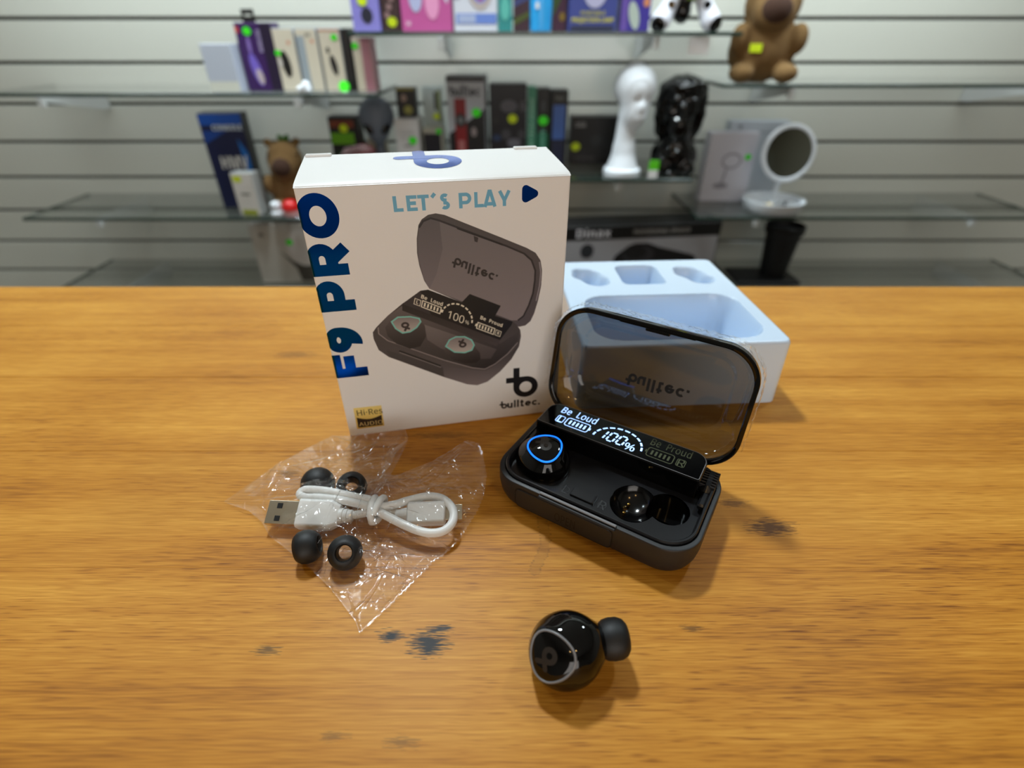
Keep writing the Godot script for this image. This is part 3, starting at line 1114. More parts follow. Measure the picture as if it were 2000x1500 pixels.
func carton() -> void:
	# origin: the front lower edge's left end; x along the front, z out of the front
	var t = thing("earphone_carton", "white earphone carton with large blue foil lettering standing upright on the counter", "box", Vector3(-0.0830, 0, -0.2020), deg_to_rad(11.41))
	var c := 0.0006
	# side, back and bottom walls, bevelled
	var b := MB.new()
	var rings := []
	for s in [[0.0, c], [c, 0.0], [BOX_H - c, 0.0], [BOX_H - 0.00005, c]]:
		var ring := lift(rr(BOX_W - 2 * s[1], BOX_D - 2 * s[1], 0.0009 - s[1], 3), s[0])
		for i in ring.size():
			ring[i] += Vector3(BOX_W * 0.5, 0, -BOX_D * 0.5)
			if s[0] > BOX_H * 0.5:   # the walls rise a little towards the back
				ring[i].y += lid_rise(-ring[i].z / BOX_D) - 0.0002
		rings.append(ring)
	loft_into(b, rings)
	obj("carton_body", b.mesh(30), M.card_white, t)
	# top flap: a bent sheet with a rounded front fold and dust-flap steps at the back
	var f := MB.new()
	var nx := 24
	var nz := 20
	for k in nz + 1:
		for i in nx + 1:
			f.p(flap_point(BOX_W * i / nx, BOX_D * k / nz))
	for k in nz:
		for i in nx:
			var a := k * (nx + 1) + i
			f.quad(a, a + 1, a + nx + 2, a + nx + 1)
	obj("top_flap", f.mesh(60), M.card_white, t)
	for x in [0.006, BOX_W - 0.0105]:
		obj("dust_flap", block(0.011, 0.0012, 0.003, 0.0003, Vector3(x, BOX_H + lid_rise(1.0) - 0.0004, -BOX_D + 0.0016)), M.card_white, t)
	# top emblem in foil
	var top := func(q: Vector2, k: int) -> Vector3: return flap_point(0.0568 + q.x, 0.0225 + q.y) + Vector3(0, 0.00008 + 0.00002 * k, 0)
	obj("foil_emblem", emblem(0.0102, 0.53, top), M.foil, t)
	# printed front
	var pr := StandardMaterial3D.new()
	pr.resource_name = "front_print"
	pr.albedo_texture = ImageTexture.create_from_image(box_print())
	pr.roughness = 0.42
	var q := MB.new()
	var e := 0.0009
	for s in [[e, e], [BOX_W - e, e], [BOX_W - e, BOX_H - e], [e, BOX_H - e]]:
		q.p(Vector3(s[0], s[1], 0.00003), Vector2(s[0] / BOX_W, 1.0 - s[1] / BOX_H))
	q.quad(0, 1, 2, 3)
	obj("printed_front", q.mesh(0), pr, t)
	# the big name in foil runs up the left edge and over it
	var wrap := func(a: Vector2, k: float) -> Vector3:
		# a: along the reading direction (up the carton), and up of the letters (to the left)
		var x := 0.0149 - a.y
		if x >= 0.0006:
			return Vector3(x, a.x, k)
		if x <= -0.0006:
			return Vector3(-k, a.x, x)
		var turn := (0.0006 - x) / 0.0012 * PI / 2
		return Vector3(0.0006 - (0.0006 + k) * sin(turn), a.x, -0.0006 + (0.0006 + k) * cos(turn))
	var letters := [["F", 0.0359, 12.6], ["9", 0.0496, 12.8], ["P", 0.0703, 13.6], ["R", 0.0867, 14.6], ["O", 0.1027, 17.6]]
	for g in letters:
		var fb := MB.new()
		var gl := glyph(g[0], 0.3)
		var wide := {"F": 0.76, "9": 0.8, "P": 0.8, "R": 0.88, "O": 1.1}
		var kx: float = g[2] / 1000.0 / wide[g[0]]
		var x0: float = g[1]
		var lay := 0.00007
		for s in gl[1]:
			lay += 0.00002
			var fine := PackedVector2Array()
			var pts: PackedVector2Array = s[0]
			var n := pts.size()
			for i in (n if s[1] else n - 1):
				var steps := maxi(1, int(pts[i].distance_to(pts[(i + 1) % n]) / 0.025))
				for k in steps:
					fine.append(pts[i].lerp(pts[(i + 1) % n], float(k) / steps))
			if not s[1]:
				fine.append(pts[n - 1])
			var sd := sides(fine, 0.3, s[1])
			# split across the width too, so that the foil bends round the carton's edge
			var m := fine.size()
			var first := fb.v.size()
			for i in m:
				for k in 7:
					var a: Vector2 = sd[0][i].lerp(sd[1][i], k / 6.0)
					fb.p(wrap.call(Vector2(x0 + a.x * kx, a.y * 0.0160), lay))
			for i in (m if s[1] else m - 1):
				var j := (i + 1) % m
				for k in 6:
					fb.quad(first + i * 7 + k, first + i * 7 + k + 1, first + j * 7 + k + 1, first + j * 7 + k)
		obj("foil_letter", fb.mesh(80), M.foil, t)
	# the play sign
	var tri := PackedVector2Array()
	var cn := [Vector2(0.0905, 0.1178), Vector2(0.0905, 0.1140), Vector2(0.0942, 0.1158)]
	for k in 3:
		var d0: Vector2 = (cn[k] - cn[(k + 2) % 3]).normalized()
		var d1: Vector2 = (cn[(k + 1) % 3] - cn[k]).normalized()
		var a0 := Vector2(d0.y, -d0.x).angle() + PI
		var a1 := Vector2(d1.y, -d1.x).angle() + PI
		if a1 < a0:
			a1 += TAU
		for i in 7:
			tri.append(cn[k] + Vector2.from_angle(lerpf(a0, a1, i / 6.0) + PI) * 0.0016)
	tri = Geometry2D.convex_hull(tri)
	tri.remove_at(tri.size() - 1)
	var pb := MB.new()
	fill_into(pb, tri, func(a: Vector2) -> Vector3: return Vector3(a.x, a.y, 0.00007))
	obj("foil_play_sign", pb.mesh(30), M.foil, t)


func lid_rise(k: float) -> float:
	return 0.0036 * pow(clampf(k, 0.0, 1.0), 0.75)


func flap_point(x: float, z: float) -> Vector3:
	var k := z / BOX_D
	var bulge := 0.0006 * sin(PI * clampf(x / BOX_W, 0, 1)) * sin(PI * k)
	var y := BOX_H + lid_rise(k) + bulge
	if z < 0.0006:
		y -= 0.0005 * (1.0 - z / 0.0006)
	return Vector3(x, y, -z)


# ---------------------------------------------------------------- the vacuum-formed tray
const TRAY_W := 0.1115
const TRAY_L := 0.1205
const TRAY_H := 0.0383


func sd_rect(p: Vector2, c: Vector2, half: Vector2, r: float) -> float:
	var q := (p - c).abs() - half + Vector2(r, r)
	return Vector2(maxf(q.x, 0), maxf(q.y, 0)).length() + minf(maxf(q.x, q.y), 0.0) - r


func tray_height(x: float, z: float) -> float:
	# x to the right, z towards the viewer, millimetres from the centre
	var p := Vector2(x, z)
	var dig := 0.0
	# the case's well
	var d := sd_rect(p, Vector2(0.0, 26.0), Vector2(46.0, 27.0), 13.0)
	dig = maxf(dig, 31.0 * smoothstep(0.8, -5.0, d))
	# the middle well
	d = sd_rect(p, Vector2(-1.5, -34.0), Vector2(13.5, 15.5), 4.5)
	dig = maxf(dig, 26.0 * smoothstep(0.6, -4.0, d))
	# two earbud cups: a round one with a lobe for the tip
	for s in [-1.0, 1.0]:
		var cx: float = -36.0 if s < 0.0 else 33.5
		d = smin(p.distance_to(Vector2(cx - 1.0, -36.0)) - 9.5, p.distance_to(Vector2(cx + 4.0, -26.0)) - 8.5, 4.0)
		d = smin(d, p.distance_to(Vector2(cx - 6.0, -43.0)) - 2.5, 4.0)
		var deep := 17.0 * smoothstep(0.6, -6.0, d)
		deep += 5.0 * smoothstep(9.0, 2.0, p.distance_to(Vector2(cx + 3.5, -27.0)))* smoothstep(0.5, -4.0, d)
		dig = maxf(dig, deep)
	var y := TRAY_H * 1000.0 - dig
	# rounded outer edge
	var e := sd_rect(p, Vector2.ZERO, Vector2(TRAY_W, TRAY_L) * 500.0, 5.0)
	if e > -1.8:
		y -= 1.8 - sqrt(maxf(0.0, 1.8 * 1.8 - (e + 1.8) * (e + 1.8)))
	return y


func tray() -> void:
	var t = thing("packing_tray", "white vacuum-formed plastic packing tray with a deep well behind the open case", "tray", Vector3(0.0886, 0, -0.2900), deg_to_rad(3.2))
	var b := MB.new()
	var nx := 112
	var nz := 122
	# square grid bent so that its outer ring follows the rounded outline
	for k in nz + 1:
		for i in nx + 1:
			var x := (float(i) / nx * 2.0 - 1.0)
			var z := (float(k) / nz * 2.0 - 1.0)
			var p := Vector2(x * TRAY_W * 500.0, z * TRAY_L * 500.0)
			var r := 5.0
			var cc := Vector2(TRAY_W * 500.0 - r, TRAY_L * 500.0 - r)
			if absf(p.x) > cc.x and absf(p.y) > cc.y:
				var q := p.abs() - cc
				var m := maxf(q.x, q.y)
				if q.length() > 0.0:
					q = q.normalized() * m
				p = (cc + q) * Vector2(signf(p.x), signf(p.y))
			b.p(Vector3(p.x, tray_height(p.x, p.y), p.y) / 1000.0)
	for k in nz:
		for i in nx:
			var a := k * (nx + 1) + i
			b.quad(a, a + nx + 1, a + nx + 2, a + 1)
	# walls down to a small foot
	var ring := []
	for i in nx + 1:
		ring.append(i)
	for k in range(1, nz + 1):
		ring.append(k * (nx + 1) + nx)
	for i in range(nx - 1, -1, -1):
		ring.append(nz * (nx + 1) + i)
	for k in range(nz - 1, 0, -1):
		ring.append(k * (nx + 1))
	var last := ring
	for lev in [[0.02, 1.006], [0.0, 1.014]]:
		var now := []
		for i in ring:
			var q: Vector3 = b.v[i]
			now.append(b.p(Vector3(q.x * lev[1], lev[0], q.z * lev[1])))
		for i in ring.size():
			var j := (i + 1) % ring.size()
			b.quad(last[i], last[j], now[j], now[i])
		last = now
	obj("formed_shell", b.mesh(50), M.tray_white, t)


# ---------------------------------------------------------------- the charging case
func case_ring(inset: float, y: float, n := 10) -> PackedVector3Array:
	return lift(rr(0.0878 - 2 * inset, 0.0537 - 2 * inset, 0.0135 - inset * 0.6, n), y)


# the deck inside the shell: lip, floor, two bud cups and the well for a tip
const FLOOR_Y := 0.0131


func inner_deck(t: Node3D) -> void:
	var b := MB.new()
	loft_into(b, [case_ring(0.0023, 0.0120), case_ring(0.0023, 0.0166), case_ring(0.0027, 0.0171), case_ring(0.0034, 0.0171), case_ring(0.0037, 0.0168), case_ring(0.0040, 0.0137), case_ring(0.0044, FLOOR_Y)], false, false)
	# floor (x, -z), cut by the cups; each cut is joined to the outline by a slit
	var dish := PackedVector2Array()
	var left := PackedVector2Array()
	for q in oval(Vector2.ZERO, 0.00926, 0.01037, 96):
		dish.append(Vector2(0.0150, -0.0085) + q)
		left.append(Vector2(-0.0270, -0.0070) + q)
	var cut: PackedVector2Array = Geometry2D.merge_polygons(dish, oval(Vector2(0.0282, -0.0040), 0.0083, 0.0083, 96))[0]
	var edge := PackedVector2Array()
	for q in case_ring(0.0044, 0.0, 10):
		edge.append(Vector2(q.x, -q.z))
	for hole in [cut, left]:
		if Geometry2D.is_polygon_clockwise(hole) == Geometry2D.is_polygon_clockwise(edge):
			hole.reverse()
		var best := Vector2i.ZERO
		var near := 1.0
		for i in edge.size():
			for k in hole.size():
				var d := edge[i].distance_to(hole[k])
				if d < near:
					near = d
					best = Vector2i(i, k)
		var joined := PackedVector2Array()
		for i in best.x + 1:
			joined.append(edge[i])
		for k in hole.size() + 1:
			joined.append(hole[(best.y + k) % hole.size()])
		for i in range(best.x, edge.size()):
			joined.append(edge[i])
		edge = joined
	fill_into(b, edge, func(q: Vector2) -> Vector3: return Vector3(q.x, FLOOR_Y, -q.y))
	obj("inner_deck", b.mesh(35), M.case_satin, t)
	for s in [1.0, -1.0]:
		var c := Vector2(0.0150, 0.0085) if s > 0.0 else Vector2(-0.0270, 0.0070)
		var cup := MB.new()
		var n := 96
		var m := 14
		for k in m + 1:
			for i in n:
				var a := TAU * i / n
				var full := Vector2(cos(a) * 0.00926, sin(a) * 0.01037)
				var reach := 1.0
				if s > 0.0:
					while reach > 0.1 and (c + full * reach).distance_to(Vector2(0.0282, 0.0040)) < 0.0083:
						reach -= 0.005
				var f := reach * k / m
				cup.p(Vector3(c.x + full.x * f, cup_height(f), c.y + full.y * f))
		for k in m:
			for i in n:
				var j := (i + 1) % n
				cup.quad(k * n + i, k * n + j, (k + 1) * n + j, (k + 1) * n + i)
		obj("bud_cup", cup.mesh(60), M.cup_gloss, t)
	var well := MB.new()
	var n2 := 64
	for i in n2:
		var a := TAU * i / n2
		var p := Vector2(0.0282, 0.0040) + Vector2(cos(a), sin(a)) * 0.0083
		var in_dish := ((p - Vector2(0.0150, 0.0085)) / Vector2(0.00926, 0.01037)).length()
		well.p(Vector3(p.x, cup_height(in_dish) if in_dish < 1.0 else FLOOR_Y, p.y))
		well.p(Vector3(p.x, 0.0044, p.y))
	var mid := well.p(Vector3(0.0282, 0.0040, 0.0040))
	for i in n2:
		var j := (i + 1) % n2
		well.quad(i * 2, j * 2, j * 2 + 1, i * 2 + 1)
		well.tri(mid, j * 2 + 1, i * 2 + 1)
	obj("tip_well", well.mesh(40), M.cup_gloss, t)


func cup_height(f: float) -> float:
	return 0.0163 - sqrt(maxf(0.0, 0.0098 * 0.0098 - 0.00926 * 0.00926 * f * f))


func charging_case() -> void:
	var t = thing("charging_case", "open black earbud charging case with a smoked clear lid and lit display", "charging case", Vector3(0.0410, 0, -0.1599), deg_to_rad(-32.0))
	# outer shell: rounded foot, wall, rim, and the step down inside
	var b := MB.new()
	loft_into(b, [case_ring(0.0055, 0.0), case_ring(0.0032, 0.0006), case_ring(0.0016, 0.0022), case_ring(0.0006, 0.0052), case_ring(0.0, 0.0095), case_ring(0.0, 0.0150), case_ring(0.0003, 0.0158), case_ring(0.0008, 0.0160), case_ring(0.0018, 0.0160), case_ring(0.0021, 0.0157), case_ring(0.0021, 0.0120)], true, false)
	obj("outer_shell", b.mesh(35), M.case_matte, t)
	inner_deck(t)
	# contact pins in the empty cup
	for z in [0.0059, 0.0113]:
		obj("contact_pin", lathe([Vector2(0.0, 0.0), Vector2(0.0006, 0.0), Vector2(0.0006, 0.0014), Vector2(0.0, 0.0018)], 12), M.gold_pin, t, Vector3(0.0127, 0.0078, z))
	# the display block along the back
	var blk := MB.new()
	var rings := []
	for s in [[0.0, 0.0131], [0.0, 0.0225], [0.0003, 0.0229], [0.0007, 0.0230]]:
		var o := PackedVector3Array()
		for q in block_outline(s[0]):
			o.append(Vector3(q.x, s[1], q.y))
		rings.append(o)
	loft_into(blk, rings)
	obj("display_block", blk.mesh(30), M.black_gloss, t)
	var face := MB.new()
	fill_into(face, block_outline(0.0009), func(q: Vector2) -> Vector3: return Vector3(q.x, 0.02312, q.y))
	var screen = obj("screen", face.mesh(10), mat("screen_glass", Color(0.016, 0.017, 0.026), 0.06), t)
	var frame := MB.new()
	stroke_into(frame, block_outline(0.0006), 0.0003, true, func(q: Vector2) -> Vector3: return Vector3(q.x, 0.02314, q.y))
	obj("screen_frame", frame.mesh(10), M.grey_ring, screen)
	display(screen)
	# shoulders beside the display, the right one ribbed
	for s in [-1.0, 1.0]:
		var sh := MB.new()
		block_into(sh, 0.0062, 0.0056, 0.0140, 0.0022, Vector3(s * 0.0384, 0.0127, -0.0165), 4, 0.0030)
		obj("hinge_shoulder", sh.mesh(40), M.case_satin, t)
		for k in 7:
			obj("grip_rib", block(0.0060, 0.0052 - 0.00014 * absf(k - 3), 0.0006, 0.0002, Vector3(s * 0.0384, 0.0133, -0.0217 + k * 0.0016)), M.case_matte, t)
		# catch of the hinge in front of the shoulder
		obj("hinge_catch", block(0.0030, 0.0030, 0.0085, 0.0008, Vector3(s * 0.0389, 0.0142, -0.0048), 2), M.case_satin, t)
	# front: flap, its name and the latch ledge
	var flap := MB.new()
	var fl := rr(0.0430, 0.0098, 0.0022, 6)
	var f0 := PackedVector3Array()
	var f1 := PackedVector3Array()
	for q in fl:
		f0.append(Vector3(q.x - 0.0080, q.y + 0.0088, 0.0262))
		f1.append(Vector3(q.x - 0.0080, q.y + 0.0088, 0.02705))
	var f2 := PackedVector3Array()
	for q in fl:
		f2.append(Vector3(q.x * 0.985 - 0.0080, q.y * 0.95 + 0.0088, 0.02725))
	loft_into(flap, [f2, f1, f0])
	obj("front_flap", flap.mesh(30), M.case_matte, t)
	var seam := MB.new()
	var so := PackedVector2Array()
	for q in rr(0.0436, 0.0104, 0.0024, 6):
		so.append(q + Vector2(-0.0080, 0.0088))
	stroke_into(seam, so, 0.0006, true, func(q: Vector2) -> Vector3: return Vector3(q.x, q.y, 0.02688))
	obj("flap_seam", seam.mesh(10), M.engraved, t)
	fit(obj("flap_lettering", lettering("OPEN", 0.0024, false), M.engraved, t, Vector3(-0.0062, 0.0078, 0.02727)), 0.0092)
	obj("latch_ledge", block(0.0334, 0.0011, 0.0026, 0.0004, Vector3(-0.0020, 0.0147, 0.0268), 2), M.case_matte, t)
	obj("latch_ledge", block(0.0330, 0.0007, 0.0012, 0.0002, Vector3(-0.0020, 0.0161, 0.0262), 2), M.grey_ring, t)
	# side marks on the deck
	for s in [[-0.0119, "L"], [0.0047, "R"]]:
		var ring := MB.new()
		stroke_into(ring, oval(Vector2.ZERO, 0.0017, 0.0017, 28), 0.00022, true, func(q: Vector2) -> Vector3: return Vector3(q.x, 0.01318, -q.y))
		var mk = obj("side_mark", ring.mesh(10), M.engraved, t, Vector3(s[0], 0, 0.0163))
		var le = obj("side_letter", lettering(s[1], 0.0016, false), M.engraved, mk, Vector3(0, 0.01319, 0))
		le.rotation_degrees.x = -90
	obj("deck_ledge", block(0.0100, 0.0009, 0.0045, 0.0002, Vector3(-0.0040, 0.0130, 0.0160)), M.case_satin, t)
	obj("deck_ledge", block(0.0007, 0.0014, 0.0048, 0.0002, Vector3(0.0012, 0.0130, 0.0160)), M.case_satin, t)
	# lid
	var lid := Node3D.new()
	lid.name = "lid"
	t.add_child(lid)
	lid.position = Vector3(0, 0.0160, -0.0250)
	lid.rotation_degrees.x = -12.0
	make_lid(lid)
	# the bud that sits in its cup: its own thing
	var bud = thing("earbud", "glossy black earbud with glowing blue ring seated in the open case", "earbud", Vector3.ZERO, 0.0, "earbuds")
	make_bud(bud, M.led_blue, "led_ring", 1.0, -135.0)
	var tilt := Basis.from_euler(Vector3(deg_to_rad(10.0), deg_to_rad(-32.0), deg_to_rad(0.0)))
	bud.transform = Transform3D(tilt * Basis(Vector3.UP, deg_to_rad(158.0)) * Basis(Vector3.RIGHT, deg_to_rad(-90.0)), t.transform * Vector3(-0.0262, 0.0187, 0.0072))


# outline of the display block (x, z): square at the front, round at the back
func block_outline(inset: float) -> PackedVector2Array:
	var x0 := -0.0396 + inset
	var x1 := 0.0356 - inset
	var z0 := -0.0245 + inset
	var z1 := -0.0070 - inset
	var r := 0.0062 - inset
	var o := arc(Vector2(x1 - 0.0008, z1 - 0.0008), 0.0008, 0.0008, 0, 90, 3)
	o.append_array(arc(Vector2(x0 + 0.0008, z1 - 0.0008), 0.0008, 0.0008, 90, 180, 3))
	o.append_array(arc(Vector2(x0 + r, z0 + r), r, r, 180, 270, 8))
	o.append_array(arc(Vector2(x1 - r, z0 + r), r, r, 270, 360, 8))
	return o


func display(screen: Node) -> void:
	var y := 0.02318
	# lettering lies flat, read from the front
	for s in [["Be  Loud", -0.0238, M.display_lit], ["Be  Proud", 0.0198, M.display_unlit]]:
		var w = obj("display_lettering", lettering(s[0], 0.0028, false), s[2], screen, Vector3(s[1], y, -0.0203))
		w.rotation_degrees.x = -90
		fit(w, 0.0176)
	var flat := func(q: Vector2) -> Vector3: return Vector3(q.x / 1000.0, y, q.y / 1000.0)
	for s in [[-27.2, 1.0, M.display_lit], [11.6, -1.0, M.display_unlit]]:
		var x: float = s[0]
		var b := MB.new()
		var o := PackedVector2Array()
		for q in rr(11.2, 5.8, 1.2, 5):
			o.append(q + Vector2(x + 5.6, -13.5))
		stroke_into(b, o, 0.42, true, flat)
		for k in 5:
			var bx := x + 2.0 + k * 1.8
			stroke_into(b, pv([Vector2(bx, -15.0), Vector2(bx, -12.0)]), 0.85, false, flat)
		var nx := x + (11.2 if s[1] > 0.0 else -0.9)
		stroke_into(b, pv([Vector2(nx, -13.5), Vector2(nx + 0.9, -13.5)]), 1.6, false, flat)
		obj("display_battery", b.mesh(10), s[2], screen)
		var c := MB.new()
		var bx2 := -30.2 if s[1] > 0.0 else 26.0
		var o2 := PackedVector2Array()
		for q in rr(3.5, 4.6, 0.8, 4):
			o2.append(q + Vector2(bx2, -13.4))
		stroke_into(c, o2, 0.32, true, flat)
		obj("display_box", c.mesh(10), s[2], screen)
		var le = obj("display_letter", lettering("L" if s[1] > 0.0 else "R", 0.0018, false), s[2], screen, Vector3(bx2 / 1000.0, y, -0.0134))
		le.rotation_degrees.x = -90
	# gauge of ten dashes
	for k in 10:
		var a0 := 180.0 + k * 18.2
		var g := MB.new()
		stroke_into(g, arc(Vector2(-1.7, -11.2), 11.0, 10.0, a0, a0 + 12.5, 5), 0.85, false, flat)
		obj("display_dash", g.mesh(10), M.display_lit, screen)
	# digits of seven strokes
	var seg := {"t": [Vector2(0, 0), Vector2(1, 0)], "a": [Vector2(0, 0), Vector2(0, 0.5)], "b": [Vector2(1, 0), Vector2(1, 0.5)], "m": [Vector2(0, 0.5), Vector2(1, 0.5)], "c": [Vector2(0, 0.5), Vector2(0, 1)], "d": [Vector2(1, 0.5), Vector2(1, 1)], "u": [Vector2(0, 1), Vector2(1, 1)]}
	for s in [[-11.2, "bd"], [-6.6, "tabcdu"], [-2.2, "tabcdu"]]:
		var g := MB.new()
		for ch in s[1]:
			var p0: Vector2 = seg[ch][0]
			var p1: Vector2 = seg[ch][1]
			var a: Vector2 = p0.lerp(p1, 0.14)
			var c: Vector2 = p1.lerp(p0, 0.14)
			var k := Transform2D(Vector2(2.9, 0), Vector2(-0.9, 6.2), Vector2(s[0] + 0.9, -17.0))
			stroke_into(g, pv([k * a, k * c]), 0.75, false, flat)
		obj("display_digit", g.mesh(10), M.display_lit, screen)
	var pc = obj("display_percent", lettering("%", 0.0026, false), M.display_lit, screen, Vector3(0.0043, y, -0.0117))
	pc.rotation_degrees.x = -90


func lid_ring(inset: float, depth: float, n := 12) -> PackedVector3Array:
	# x across, y up the open lid, z away from its opening (negative)
	var o := rr(0.0885 - 2 * inset, 0.0550 - 2 * inset, 0.0150 - inset * 0.62, n)
	var out := PackedVector3Array()
	for q in o:
		# sides a little barrelled
		var bow := 0.0007 * (1.0 - pow(q.y / 0.0275, 2.0)) * signf(q.x) * smoothstep(0.03, 0.042, absf(q.x))
		out.append(Vector3(q.x + bow, 0.0275 + q.y, -depth))
	return out


func make_lid(lid: Node3D) -> void:
	var b := MB.new()
	# front edge to the flat top; rings run away from the opening
	var prof := [[0.0, 0.0002], [0.0, 0.0040], [0.0006, 0.0072], [0.0018, 0.0098], [0.0038, 0.0117], [0.0062, 0.0126], [0.0086, 0.0129], [0.0094, 0.0131], [0.0100, 0.0137], [0.0110, 0.0139], [0.0160, 0.0140], [0.0220, 0.0140]]
	var rings := []
	for s in prof:
		rings.append(lid_ring(s[0], s[1]))
	loft_into(b, rings, false, true)
	obj("smoked_shell", b.mesh(60), M.lid_smoke, lid)
	# solid edge
	var e := MB.new()
	loft_into(e, [lid_ring(0.0019, 0.0022), lid_ring(0.0019, 0.0003), lid_ring(0.0015, 0.0), lid_ring(0.0002, 0.0), lid_ring(-0.0001, 0.0003), lid_ring(-0.0001, 0.0024), lid_ring(0.0019, 0.0024)], false, false)
	obj("lid_rim", e.mesh(35), M.lid_edge, lid)
	# latch at the middle of the free edge
	obj("lid_latch", block(0.0330, 0.0007, 0.0030, 0.0002, Vector3(0.0005, 0.0528, -0.0016)), M.lid_edge, lid)
	obj("lid_latch", block(0.0105, 0.0016, 0.0022, 0.0003, Vector3(0.0010, 0.0516, -0.0016)), M.lid_edge, lid)
	# maker's name printed on the outside, so mirrored top to bottom from in here
	var nm := word_mesh("bulltec.", 0.0064, 0.2, func(q: Vector2, k: int) -> Vector3: return Vector3(q.x - 0.0112, 0.0262 - q.y, -0.01395 + 0.00002 * k), 0.06)
	obj("lid_lettering", nm, M.engraved, lid)
	# the hinge tongue behind the display
	obj("hinge_tongue", block(0.0300, 0.0030, 0.0026, 0.0008, Vector3(0, -0.0006, -0.0010), 2), M.lid_edge, lid)
	# crumpled protective film round the free edge
	var f := MB.new()
	var wob := noise(FastNoiseLite.TYPE_SIMPLEX_SMOOTH, 0.35, 12, 3)
	var path := []
	var o := lid_ring(-0.0007, 0.0, 24)
	var n := o.size()
	for i in n:
		path.append(o[i])
	var rows := 6
	var keep := []
	for i in n:
		if path[i].y > 0.012:
			keep.append(path[i])
	# start the run at the lower right corner and go over the top to the lower left
	var start := 0
	for i in keep.size():
		if keep[i].x > 0.0 and keep[i].y < keep[start].y + 0.00001 and keep[i].y <= keep[start].y:
			start = i
	var run := []
	for i in keep.size():
		run.append(keep[(start + i) % keep.size()])
	var fine := []
	for i in run.size() - 1:
		var steps := maxi(1, int(run[i].distance_to(run[i + 1]) / 0.0012))
		if run[i].distance_to(run[i + 1]) > 0.08:
			continue
		for k in steps:
			fine.append(run[i].lerp(run[i + 1], float(k) / steps))
	for i in fine.size():
		var c := Vector3(0, 0.0275, 0)
		var outw: Vector3 = ((fine[i] - c) * Vector3(0.4, 1, 0)).normalized()
		for k in rows + 1:
			var z := 0.0008 - 0.0095 * k / rows
			var push := 0.0007 + 0.0010 * wob.get_noise_2d(i * 1.9, k * 2.2) + (0.0008 * maxf(0.0, wob.get_noise_2d(i * 0.8, 50.0)) if k == 0 else 0.0)
			f.p(fine[i] + outw * push + Vector3(0, 0, z + 0.0005 * wob.get_noise_2d(i * 2.3, 90.0 + k)))
	for i in fine.size() - 1:
		for k in rows:
			var a := i * (rows + 1) + k
			f.quad(a, a + 1, a + rows + 2, a + rows + 1)
	obj("protective_film", f.mesh(25), M.film, lid)


# ---------------------------------------------------------------- earbuds
# own axes: z out of the touch face, y to the blunt corner of the face; millimetres inside
func pick(p: Vector2, r: float) -> float:
	# a rounded triangle: three wide arcs
	var d := -1000.0
	for k in 3:
		var a := deg_to_rad(-90.0 + 120.0 * k)
		var c := Vector2(cos(a), sin(a)) * 5.2
		d = -smin(-d, -((p - c).length() - (r + 4.2)), 2.6)
	return d


func bud_distance(p: Vector3) -> float:
	var d := egg(p, Vector3(1.3, 1.0, -4.0), Vector3(12.7, 11.5, 9.3))
	# the touch face's drum
	var q := Vector2(pick(Vector2(p.x, p.y), 8.2) + 2.2, absf(p.z - 0.5) - 4.0 + 2.2)
	var drum := Vector2(maxf(q.x, 0), maxf(q.y, 0)).length() + minf(maxf(q.x, q.y), 0.0) - 2.2
	d = smin(d, drum, 3.5)
	# the neck of the nozzle
	d = smin(d, capsule(p, Vector3(4.0, 1.0, -6.0), Vector3(8.8, 3.0, -8.9), 6.5, 5.0), 4.0)
	return d


func bud_radius(dir: Vector3) -> float:
	var c := Vector3(0.4, 0.2, -2.5)
	var lo := 2.0
	var hi := 26.0
	for i in 22:
		var m := (lo + hi) * 0.5
		if bud_distance(c + dir * m) < 0.0:
			lo = m
		else:
			hi = m
	return lo


func bud_surface(q: Vector2, off := 0.0) -> Vector3:
	var c := Vector3(0.4, 0.2, -2.5)
	var dir := (Vector3(q.x, q.y, 4.2) - c).normalized()
	return (c + dir * (bud_radius(dir) + off)) / 1000.0


var bud_shapes := {}


